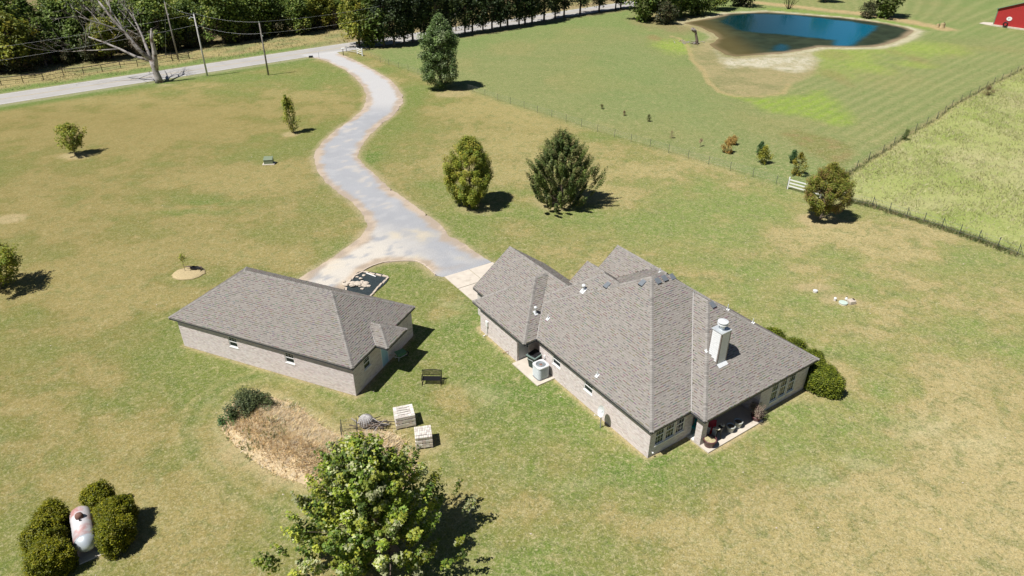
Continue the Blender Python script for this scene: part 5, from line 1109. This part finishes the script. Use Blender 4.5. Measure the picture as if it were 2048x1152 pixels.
for k in range(6): mb=MB(); x_=-.29+k*.1; mb.loft([[(x_,.25,.3),(x_+.08,.25,.3),(x_+.08,.28,.3),(x_,.28,.3)],[(x_*1.25,.5,1.0-abs(k-2.5)*.03),(x_*1.25+.08,.5,1.0-abs(k-2.5)*.03),(x_*1.25+.08,.53,1.0-abs(k-2.5)*.03),(x_*1.25,.53,1.0-abs(k-2.5)*.03)]]); part(mb,'back_slat','teal',tc_)
for s in (-1,1):
    mb=MB(); mb.box(s*.38-.06,-.35,.52,s*.38+.06,.35,.55); part(mb,'arm','teal',tc_)
    for yy in (-.3,.28): mb=MB(); mb.box(s*.36-.03,yy-.04,0,s*.36+.03,yy+.04,.52); part(mb,'leg','teal',tc_)
fc=local(.75,4.35,.1,R(10),'folding_chair','folded grey slatted chair leaning by the porch column','chair')
for k in range(5): mb=MB(); mb.box(-.2,-.02+k*.02,.2+k*.13,.2,.01+k*.02,.29+k*.13); part(mb,'slat','acmetal',fc)
for s in (-1,1): mb=MB(); mb.tube([(s*.22,-.05,0),(s*.22,.12,.9)],.015,5); part(mb,'frame','greypaint',fc)
rc_=local(.85,4.75,.1,R(35),'red_cart','bright red two-wheeled cart with a curved back on the porch behind the maroon planter','cart')
mb=MB(); mb.tube([(-.3,-.2,.12),(-.3,.1,.2),(-.25,.4,.6),(-.2,.55,.95)],.05,8); mb.loft([[(-.28,-.25,.1),(.28,-.25,.1),(.28,.1,.16),(-.28,.1,.16)],[(-.28,-.25,.2),(.28,-.25,.2),(.28,.1,.26),(-.28,.1,.26)]]); part(mb,'tray','redpaint',rc_)
mb=MB(); mb.loft([[(-.26,.1,.2),(.26,.1,.2),(.26,.14,.2),(-.26,.14,.2)],[(-.22,.5,.9),(.22,.5,.9),(.22,.54,.9),(-.22,.54,.9)]]); part(mb,'back_panel','redpaint',rc_)
for s in (-1,1): mb=MB(); mb.tube([(s*.3,0,.12),(s*.36,0,.12)],.12,12); part(mb,'wheel','black',rc_)
st=local(1.25,4.75,.1,R(20),'equipment_stand','grey and black upright stand holding two cream discs near the maroon planter','stand')
mb=MB(); mb.loft([[(-.25,-.12,.0),(.0,-.12,.0),(.0,.12,.0),(-.25,.12,.0)],[(-.25,-.1,.85),(-.02,-.1,.95),(-.02,.1,.95),(-.25,.1,.85)]]); part(mb,'panel','greypaint',st)
mb=MB(); mb.tube([(.05,0,0),(.08,.1,1.15)],.04,6); mb.tube([(.3,.2,0),(.1,.1,1.1)],.035,6); part(mb,'leg','black',st); mb=MB(); mb.bevbox(.0,-.12,.75,.3,.32,1.0); part(mb,'head','black',st)
for a,b in ((.08,-.16),(.2,.36)):
    mb=MB(); mb.lathe([(.13,1.0),(.15,1.03),(.15,1.06),(.05,1.08),(.0,1.05)],a,b,16); part(mb,'disc','cream',st)
    mb=MB(); mb.lathe([(.045,1.08),(.045,1.1),(0,1.1)],a,b,8); part(mb,'hub','copper',st)
# pallets of brick
def pallet(px,py,rz,label,nx_,ny_,h,lay):
    t=thing('brick_pallet',px,py,label,'brick pallet',rz,'pallets of pale bricks'); t.scale=(1.08,1.08,1.05); r=random.Random(px)
    W,D=nx_*.2+.0,ny_*.1; mb=MB()
    for k in range(3): mb.box(-W/2+k*(W-.1)/2,-D/2,0,-W/2+k*(W-.1)/2+.1,D/2,.09)
    part(mb,'bearer','wood',t)
    for i in range(7): mb=MB(); y_=-D/2+i*(D-.09)/6; mb.box(-W/2,y_,.09,W/2,y_+.09,.11); part(mb,'pallet_board','wood',t)
    body=MB(); nl_=int((h-.11)/.092)
    PB=[(.72,.67,.60),(.66,.61,.54),(.76,.72,.66),(.58,.52,.46)]
    for l in range(nl_-1):
        dk=.6 if l in (3,6) else 1; z=.11+l*.092; ins=.02 if l in (3,6) else 0
        for i in range(nx_):
            for j in range(ny_):
                if 0<i<nx_-1 and 0<j<ny_-1: continue
                gap=.035 if (l in (3,6)) else .004
                c=jit(r.choice(PB),.12,r); x0=-W/2+i*.2; y0=-D/2+j*.1; body.box(x0+gap/2+ins*(i==0),y0+gap/2+ins*(j==0),z+.002,x0+.2-gap/2-ins*(i==nx_-1),y0+.1-gap/2-ins*(j==ny_-1),z+.088,c)
    body.box(-W/2+.12,-D/2+.06,.11,W/2-.12,D/2-.06,h-.16,(.12,.10,.09))
    o=part(body,'brick_stack','packbrick',t); o['kind']='stuff'
    z=.11+(nl_-1)*.092; sh={}
    def one(x0,y0,lx,ly,zz):
        mb=MB(); key=(round(lx,2),round(ly,2),r.randint(0,3))
        if key in sh: o=bpy.data.objects.new('brick',sh[key]); link(o); o.parent=t
        else:
            c=jit(PB[key[2]],.08,r); mb.bevbox(0,0,0,lx,ly,.088,.006,c); o=part(mb,'brick','packbrick',t); sh[key]=o.data
        o.location=(x0,y0,zz+r.uniform(0,.006))
    if lay=='slots':   # bricks on edge with long gaps between them
        for i in range(nx_):
            for j in range(ny_):
                x0=-W/2+i*.2; y0=-D/2+j*.1
                edge=i in (0,nx_-1) or j in (0,ny_-1)
                one(x0+.003,y0+.003,.194,.094 if edge else (.094 if j%2 else .045),z)
    else:
        for i in range(ny_*0+int(W/.1)):
            for j in range(int(D/.2)):
                o_=.03 if (j==1 and i<7) else 0
                one(-W/2+i*.1+.004,-D/2+j*.2+.003+(o_ if j<=1 else 0)-.015*(j<1),.088,.185,z)
    return t
pallet(810,845,R(17),'pallet of pale bricks with slotted top, the further of two beside the brush mound',6,11,1.0,'slots')
pallet(848,886,R(11),'pallet of pale bricks with closely striped top, the nearer of two beside the brush mound',5,10,1.0,'rows')
# wire roll, stick pile, mesh cage
wr_=thing('wire_roll',733,848,'roll of whitish wire netting standing in the stick pile at the mound','wire roll')
for k in range(26):
    a=math.pi*k/26; mb=MB(); rd_=.52; mb.tube([(rd_*math.cos(t)*math.cos(a),rd_*math.cos(t)*math.sin(a),.2+.52*max(0,math.sin(t))) for t in np.linspace(0,math.pi,13)],.016,4); part(mb,'wire_hoop','deadwood' if k%3 else 'steel_white',wr_)
for k in range(6): mb=MB(); mb.tube([(.52*math.cos(.25*k)*math.cos(t),.52*math.cos(.25*k)*math.sin(t),.2+.52*math.sin(.25*k)) for t in np.linspace(0,6.283,20)],.014,4); part(mb,'wire_ring','deadwood',wr_)
mb=MB(); mb.lathe([(.4,.0),(.42,.25),(.3,.5),(0,.6)],0,0,14); part(mb,'dry_grass_core','wood',wr_)
sp=thing('stick_pile',757,856,'pile of grey and brown cut branches between the mound and the brick pallets','branches')
for i in range(34):
    mb=MB(); a=r_.gauss(.1,.45); l=r_.uniform(.5,1.5); p=Vector((r_.gauss(-.2,.55),r_.gauss(0,.3),r_.uniform(.05,.4))); d=Vector((math.cos(a),math.sin(a),r_.uniform(-.1,.15)))*l
    mb.tube([p-d/2,p+Vector((0,0,r_.uniform(-.04,.08))),p+d/2],[.05,.04,.02],5); part(mb,'stick',('deadwood','bark','wood','black')[i%4],sp)
cg=thing('mesh_cage',700,868,'small square wire mesh cage on thin posts at the back edge of the mound','cage',R(10))
for a,b in ((-.5,-.35),(.5,-.35),(.5,.35),(-.5,.35)): mb=MB(); mb.tube([(a,b,0),(a,b,1.0)],.022,5); part(mb,'post','postgreen',cg)
for A,B in (((-.5,-.35),(.5,-.35)),((.5,-.35),(.5,.35)),((.5,.35),(-.5,.35)),((-.5,.35),(-.5,-.35))):
    mb=MB(); 
    for z_ in (.2,.4,.6,.8,.95): mb.tube([(*A,z_),(*B,z_)],.006,3)
    for k in range(1,6): x_=A[0]+(B[0]-A[0])*k/6; y_=A[1]+(B[1]-A[1])*k/6; mb.tube([(x_,y_,.05),(x_,y_,.97)],.005,3)
    part(mb,'mesh_side','postgreen',cg)['kind']='stuff'
# gas tank
P0=np.array(G(161,1026,.85)); P1=np.array(G(172,1086,.85)); d_=(P1-P0); Lk=np.linalg.norm(d_); ang=math.atan2(d_[1],d_[0])
tk=empty('gas_tank',(*((P0+P1)/2),0),ang,'peeling pink and white gas tank lying between the evergreen bushes','gas tank')
rt=.56; zc=.8; mb=MB(); ri=[]
hL=Lk/2
for sx,rr_ in [(-hL+.0-.38,.05),(-hL-.33,.22),(-hL-.2,.38),(-hL,.53),(-hL+.12,rt)]: ri.append((sx,rr_))
ri+= [(hL-.12,rt)]
mb.loft([[(x_,q_*math.cos(t),zc+q_*math.sin(t)) for t in np.linspace(0,6.283,29)[:-1]] for x_,q_ in ri]); part(mb,'shell','tank',tk,True)
mb=MB(); mb.loft([[(x_,q_*math.cos(t),zc+q_*math.sin(t)) for t in np.linspace(0,6.283,29)[:-1]] for x_,q_ in [(hL-.15,rt+.003),(hL,.54),(hL+.2,.38),(hL+.33,.22),(hL+.38,.05)]]); part(mb,'end_cap','tankend',tk,True)
mb=MB(); mb.lathe([(.2,zc+rt-.08),(.2,zc+rt+.12),(.17,zc+rt+.2),(.08,zc+rt+.25),(0,zc+rt+.26)],-.35,.0,18); part(mb,'valve_dome','rustdome',tk,True)
mb=MB(); mb.tube([(-.05,0,zc+rt-.05),(-.05,0,zc+rt+.08)],.05,8); part(mb,'valve','black',tk)
mb=MB(); mb.tube([(-hL+.02,-.2,zc+.43),(-hL+.35,.06,zc+.49)],.02,5); part(mb,'strap','white',tk)
for s in (-.75,.75): mb=MB(); mb.box(s-.07,-.38,-.02,s+.07,.38,.34); part(mb,'saddle','concrete',tk)
mb=MB(); mb.bevbox(-hL-.3,-.6,0,hL+.45,.6,.06); part(mb,'pad','concrete',tk)
# septic lids
for nm,px,py,r0,h,m,lb in (('septic_cover',1630,584,.2,.2,'steel_white','pale round septic riser lid at the left end of the bare strip'),('septic_pipe',1669.5,601,.12,.28,'white','small white clean-out pipe between the septic lids'),('septic_cover',1686,607,.36,.14,'riser','largest round septic lid, pale green, at the right end of the bare strip')):
    t=thing(nm,px,py,lb,'lid'); mb=MB(); mb.lathe([(r0*.9,0),(r0*.9,h*.6),(r0,h*.62),(r0,h*.9),(r0*.85,h),(0,h*1.08)],0,0,20); part(mb,'lid',m,t); mb=MB(); mb.lathe([(r0*1.0,-.02),(r0*.93,h*.3)],0,0,20); part(mb,'collar','concrete',t)
t=thing('concrete_block',1702,606,'squat grey concrete block beside the largest septic lid','block',R(15)); mb=MB(); mb.bevbox(-.3,-.26,0,.3,.26,.3,.03); part(mb,'block','rock',t); mb=MB(); mb.box(.15,-.1,.3,.22,.14,.37); part(mb,'handle','black',t)
t=thing('white_jug',1692,600,'small white lumpy object behind the largest septic lid','jug'); mb=MB(); mb.lathe([(.1,0),(.13,.1),(.09,.22),(.04,.27),(.045,.31),(0,.32)],0,0,10); part(mb,'body','white',t); mb=MB(); mb.lathe([(.05,.31),(.05,.345),(0,.345)],0,0,8); part(mb,'cap','black',t)
# ---- fences
def post(parent,x,y,h,r_p=.03,m='postgreen',k=6,name='post'):
    mb=MB(); mb.tube([(x,y,-.1),(x,y,h)],r_p,k); return part(mb,name,m,parent)
def run(parent,pts,z,r_w,m,name='wire',sag=0):
    mb=MB(); mb.tube([(x,y,z) for x,y in pts],r_w,4); return part(mb,name,m,parent)
def fence(name,label,P,h,rp,m,wires,rw,wm,mesh=False,rail=None,extra=None):
    ox,oy=P[0]; t=empty(name,(ox,oy,0),0,label,'fence'); Q=[(x-ox,y-oy) for x,y in P]
    for x,y in Q: post(t,x,y,h,rp,m)
    for z in wires: run(t,Q,z,rw,wm)
    if rail: 
        for z,r_r in rail: run(t,Q,z,r_r,m,'rail')
    if mesh:
        mb=MB()
        for (a,b),(c,d) in zip(Q[:-1],Q[1:]):
            L_=math.hypot(c-a,d-b); n=max(2,int(L_/.35))
            for k in range(n): x=a+(c-a)*k/n; y=b+(d-b)*k/n; mb.tube([(x,y,.05),(x,y,h-.1)],.004,3)
        part(mb,'mesh','postgreen',t)['kind']='stuff'
    return t
A_=GP([(742.5,115),(761,125),(778,130.5),(797.6,136.5),(816.6,142),(836.3,149),(860,157),(890,166),(918,175),(946,184.5),(970,192),(995.5,201),(1020.5,208.5),(1048,217),(1074.6,226),(1103.4,234.5),(1132,243.5),(1163,253.5),(1195,264),(1229,274.5),(1262,284),(1300,294.5),(1337,305.5),(1376,317),(1417,329),(1460,341),(1505.4,353.5),(1552,368.5),(1573,378)])
fence('wire_fence','long wire fence on slim dark posts from road gate to white rail panel',A_,1.15,.024,'postgreen',(.35,.6,.85,1.05),.007,'fencewire')
B_=[p for p in FC_up if p[0]<165]
fence('mesh_fence','taller wire mesh fence between the striped meadow and the rough field',[tuple(p) for p in resamp(B_,34)],1.2,.035,'postgreen',(.15,.45,.8,1.15),.006,'fencewire',mesh=True)
Cc_=GP([(1655,392),(1697,404),(1744,413),(1778,424),(1812,435),(1847,445),(1882.6,456),(1918,469),(1955,481),(1994,495),(2033,510),(2075,526),(2120,545)])
ft=fence('wire_fence','low wire fence with slanting braces between the mown yard and the rough field',Cc_,1.15,.035,'postgreen',(.3,.6,.95),.009,'fencewire')
for k in (2,4,6,8,10): 
    x,y=Cc_[k][0]-Cc_[0][0],Cc_[k][1]-Cc_[0][1]; mb=MB(); mb.tube([(x,y,1.1),(x+.55,y-.1,0)],.02,5); part(mb,'brace','postgreen',ft)
# white rail panel
a=np.array(G(1575,378)); b=np.array(G(1640,396)); d=b-a; L_=np.linalg.norm(d); wf=empty('rail_panel',(*a,0),math.atan2(d[1],d[0]),'short white three-rail fence panel partly hidden by the maroon-tinged tree','fence')
for x in (0,L_): mb=MB(); mb.bevbox(x-.07,-.07,0,x+.07,.07,1.5,.02); part(mb,'post','white',wf)
for z in (.35,.72,1.1): mb=MB(); mb.box(.075,-.025,z,L_-.075,.025,z+.14); part(mb,'rail','white',wf)
# road gate
a=np.array(G(693,104)); b=np.array(G(715,108)); c=np.array(G(725,112)); gt_=empty('road_gate',(*a,0),0,'short white rail gate in the tree shade at the mouth of the driveway','gate')
for p,m,h,w in ((b,'white',1.35,.09),(c,'white',1.55,.12),(a,'greypaint',1.2,.07)): x,y=p-a; mb=MB(); mb.bevbox(x-w,y-w,0,x+w,y+w,h,.02); part(mb,'post',m,gt_)
for z in (.35,.75,1.1):
    mb=MB(); mb.tube([(*(b-a),z),(*(c-a),z)],.06,4); part(mb,'rail','white',gt_); mb=MB(); mb.tube([(0,0,z),(*(b-a),z)],.045,4); part(mb,'rail','greypaint',gt_)
mx=thing('mailbox',687,111,'white mailbox on a brown post by the driveway mouth','mailbox',R(20)); mb=MB(); mb.box(-.06,-.06,0,.06,.06,1.2); part(mb,'post','rust',mx)
mb=MB(); mb.loft([[(-.3,.14*math.cos(t)*1.3,1.35+max(-.12,.2*math.sin(t))) for t in np.linspace(0,6.283,17)[:-1]],[(.3,.14*math.cos(t)*1.3,1.35+max(-.12,.2*math.sin(t))) for t in np.linspace(0,6.283,17)[:-1]]]); part(mb,'box','white',mx)
mk=thing('marker_post',638.5,118.5,'thin pale marker post on the left side of the driveway mouth','post'); mb=MB(); mb.tube([(0,0,0),(0,0,1.25)],.045,6); part(mb,'post','acmetal',mk); mb=MB(); mb.tube([(0,0,1.2),(0,0,1.3)],.06,6); part(mb,'cap','acgrille',mk)
cv=thing('culvert_pipe',621,115,'dark culvert pipe end in the ditch beside the driveway mouth','pipe'); mb=MB(); mb.tube([(-.3,-.1,.15),(.5,.15,.15)],.22,10); part(mb,'pipe','black',cv)
# pipe fence across the road
PFp=[(3,170),(47,165.5),(88,160.5),(128,152),(168,149),(205,143),(242,136.5),(276,133),(310,127),(345,121)]
PF=GP([(-40,178)]+PFp)
pf=fence('pipe_fence','rusty pipe fence with wires running along the far side of the road',PF,1.25,.06,'rust',(.35,.65,.95),.015,'rust',rail=[(1.25,.075),(.7,.03)])
g0=np.array(G(345,121)); g1=np.array(G(379,117)); pg=empty('pipe_gate',(*g0,0),math.atan2(*(g1-g0)[::-1]),'dark four-bar pipe gate across the road at the end of the pipe fence','gate'); L_=np.linalg.norm(g1-g0)
for x in (0,L_): mb=MB(); mb.tube([(x,0,0),(x,0,1.5)],.08,8); part(mb,'post','rust',pg)
for z in (.35,.65,.95,1.25): mb=MB(); mb.tube([(0,0,z),(L_,0,z)],.045,6); part(mb,'bar','rust',pg)
# power poles and wires
poles=[((357,120),10.9,'pole','weathered brown power pole across the road by the pipe gate'),((415,152),10.8,'pole_pale','pale grey power pole on the near road edge, right of the dead tree'),((537,150),9.2,'pole','brown power pole on the lawn edge, rightmost of the three poles'),((912,62),10,'pole','distant power pole standing among the roadside trees')]
tops=[]
for (p,h,m,lb) in poles:
    x,y=G(*p); t=empty('power_pole',(x,y,0),0,lb,'power pole','power poles along the road'); mb=MB(); mb.tube([(0,0,-.2),(0,0,h)],[.17,.11],10); part(mb,'pole',m,t,True)
    mb=MB(); mb.tube([(0,0,h),(0,0,h+.3)],.05,6); part(mb,'insulator','galv' if m!='pole' else 'riser',t)
    mb=MB(); mb.lathe([(.1,h-2.3),(.1,h-2.1)],.2,0,8); part(mb,'bracket','galv',t); tops.append(Vector((x,y,h)))
    if p[0]==415: mb=MB(); mb.tube([(0,0,h-.6),(-.7,0,h-.45),(-.85,0,h-.6)],.04,6); mb.lathe([(.16,h-.75),(.1,h-.6)],-.9,0,8); part(mb,'lamp','galv',t)
def cable(a,b,sag,label):
    a=Vector(a);b=Vector(b); mb=MB(); mb.tube([tuple((a.lerp(b,t)-a)+Vector((0,0,-sag*4*t*(1-t)))) for t in np.linspace(0,1,15)],.009,4); o=mb.build('overhead_wire',M['wire'],None,loc=tuple(a)); return tag(o,label,'wire','overhead wires along the road')
dw=tops[2]-tops[1]; dw.z=0
far=tops[3]; lf=tops[1]-Vector((*re,0))*70; lf.z=9.5
cable(tops[1]+Vector((0,0,.2)),tops[2]+Vector((0,0,.2)),.5,'wire between the pale pole and the rightmost pole')
cable(tops[2]+Vector((0,0,.2)),far,1.2,'upper wire from the rightmost pole towards the distant pole'); cable(tops[2]-Vector((0,0,1.8)),far-Vector((0,0,1.8)),1.3,'lower wire from the rightmost pole towards the distant pole')
cable(tops[1]-Vector((0,0,1.8)),tops[2]-Vector((0,0,1.8)),.6,'lower wire between the pale pole and the rightmost pole')
cable(lf,tops[1],1.2,'upper wire left of the pale pole'); cable(lf-Vector((0,0,1.8)),tops[1]-Vector((0,0,1.8)),1.3,'lower wire left of the pale pole'); cable(tops[0],tops[1],.5,'wire crossing the road from the brown pole to the pale pole')
e_=Vector((*G(1300,0),0))+Vector((0,0,9)); cable(far,e_,1.2,'upper wire right of the distant pole'); 
cable(tops[0]-Vector((0,0,.3)),tops[0]+Vector((-3.2,1.5,-10.8)),0,'guy wire of the brown pole by the pipe gate')
# red barn
b0=np.array(G(1986,51.5)); b1=np.array(G(2048,60)); db=(b1-b0)/np.linalg.norm(b1-b0); rb2=math.atan2(db[1],db[0]); barn=empty('red_barn',(*b0,0),rb2,'red metal barn with pale roof at the right edge of the view','barn')
W_=15; Dp=22; hb=4.1; hp=6.9; nb_=32
for k in range(nb_):
    x0=W_*k/nb_; x1=W_*(k+1)/nb_-.03; zt=lambda x: hb+(hp-hb)*(1-abs(x-W_/2)/(W_/2)); mb=MB()
    mb.loft([[(x0,-.03,.35),(x1,-.03,.35),(x1,0,.35),(x0,0,.35)],[(x0,-.03,zt(x0)),(x1,-.03,zt(x1)),(x1,0,zt(x1)),(x0,0,zt(x0))]]); part(mb,'wall_panel','red',barn)
mb=MB(); mb.loft([[(0.02,0.02,.0),(W_-.02,.02,.0),(W_-.02,Dp,.0),(.02,Dp,.0)],[(0.02,0.02,hb),(W_-.02,.02,hb),(W_-.02,Dp,hb),(.02,Dp,hb)]],caps=False); part(mb,'wall','red',barn)
for s in (0,1):
    mb=MB(); xa,xb=(0,W_/2) if s==0 else (W_,W_/2); sx=-.3 if s==0 else .3
    mb.poly([(xa+sx,-.35,hb-.1),(xb,-.35,hp+.03),(xb,Dp+.3,hp+.03),(xa+sx,Dp+.3,hb-.1)]); mb.poly([(xa+sx,-.35,hb-.2),(xb,-.35,hp-.07),(xb,Dp+.3,hp-.07),(xa+sx,Dp+.3,hb-.2)]); part(mb,'roof','roofmetal',barn)
    mb=MB(); mb.tube([(xa+sx,-.33,hb-.14),(xb,-.33,hp)],.1,4); part(mb,'rake_trim','greentrim',barn)
mb=MB(); mb.box(-.12,-.08,0,.08,.08,hb); part(mb,'corner_trim','greentrim',barn)
mb=MB(); mb.box(-.3,-.5,0,W_+.3,-.04,.34); part(mb,'footing','concrete',barn)
mb=MB(); mb.poly([(-.3,-.3,.03),(-3.6,.6,.03),(-3.8,3.5,.03),(-.1,6,.03)]); part(mb,'side_pad','concrete',barn)
sg=empty('round_sign',(*(b0+db*3.1),0),rb2,'white oval sign with a small dark emblem on the red barn wall','sign'); mb=MB(); mb.loft([[(.62*math.cos(t),y_,2.05+.48*math.sin(t)) for t in np.linspace(0,6.283,25)[:-1]] for y_ in (-.04,-.12)]); part(mb,'board','white',sg)
mb=MB(); mb.poly([(-.2,-.125,1.9),(-.05,-.125,1.9),(-.05,-.125,2.2),(-.2,-.125,2.15)]); mb.poly([(0,-.125,2.05),(.25,-.125,2.05),(.25,-.125,2.12),(0,-.125,2.12)]); part(mb,'emblem','acgrille',sg)['kind']='stuff'
ty=empty('tractor_tyre',(*(b0+db*2.9),0),rb2,'large black tyre leaning against the barn wall below the sign','tyre'); mb=MB(); mb.tube([(.45*math.cos(t),-.7,.45+.34+.45*math.sin(t)) for t in np.linspace(0,6.283,21)],.17,8); part(mb,'tyre','black',ty)
# stump by the pond and stumps by the dam
sn=thing('driftwood_stump',1393,88,'grey broken snag on the mud flat at the left end of the pond','snag'); mb=MB(); mb.tube([(0,0,-.1),(0,0,.8),(-.35,.1,1.9),(-.55,.15,2.9)],[.45,.32,.26,.22],8); part(mb,'trunk','bark',sn,True)
mb=MB(); mb.tube([(-.45,.1,2.4),(-1.1,0,3.0),(-1.5,0,3.3)],[.3,.42,.3],8); part(mb,'broken_top','deadwood',sn,True)
for i in range(9): mb=MB(); a=r_.uniform(0,6.28); l=r_.uniform(.8,1.8); mb.tube([(0,0,.2),(math.cos(a)*l*.6,math.sin(a)*l*.6,.25),(math.cos(a)*l,math.sin(a)*l,.05)],[.16,.1,.04],5); part(mb,'root','deadwood' if i%2 else 'bark',sn)
dl=thing('driftwood_branches',1377,85,'pale driftwood branches lying left of the snag','branches')
for i in range(12): mb=MB(); a=r_.uniform(0,3.1); p=Vector((r_.gauss(0,1.1),r_.gauss(0,.6),.08)); d=Vector((math.cos(a),math.sin(a),.1))*r_.uniform(.5,1.2); mb.tube([p-d,p+Vector((0,0,.15)),p+d],[.07,.06,.02],5); part(mb,'branch','deadwood',dl)
for px,py,s,lb in ((1874.5,55,.75,'smaller tan cut stump at the right end of the dam'),(1883.5,56,1.0,'larger tan cut stump at the right end of the dam')):
    t=thing('tree_stump',px,py,lb,'stump'); mb=MB(); mb.lathe([(.62*s,0),(.5*s,.5*s),(.46*s,1.15*s),(.0,1.2*s)],0,0,11,sx=1,sy=.8); part(mb,'stump','mulch',t); mb=MB(); mb.tube([(.42*s,-.1,0),(.5*s,-.05,1.0*s),(.2*s,0,1.4*s)],[.16*s,.12*s,.1*s],6); part(mb,'split','bark',t)
# pale stones dotted in the lawn
r9=random.Random(21); lp=MB()
for i in range(140):
    x,y=r9.uniform(-40,45),r9.uniform(22,95)
    if poly_sd(drv,np.array([x]),np.array([y]))[0]<1: continue
    m_=rockmesh(r9,r9.uniform(.03,.07)); n0=lp.n
    for p in m_.v: lp.v.append((p[0]+x,p[1]+y,p[2]))
    lp.f+= [tuple(k+n0 for k in f) for f in m_.f]; lp.c+=m_.c; lp.n+=m_.n
tag(lp.build('lawn_stones',M['rock']),'tiny pale stones scattered through the lawn','stones',kind='stuff')
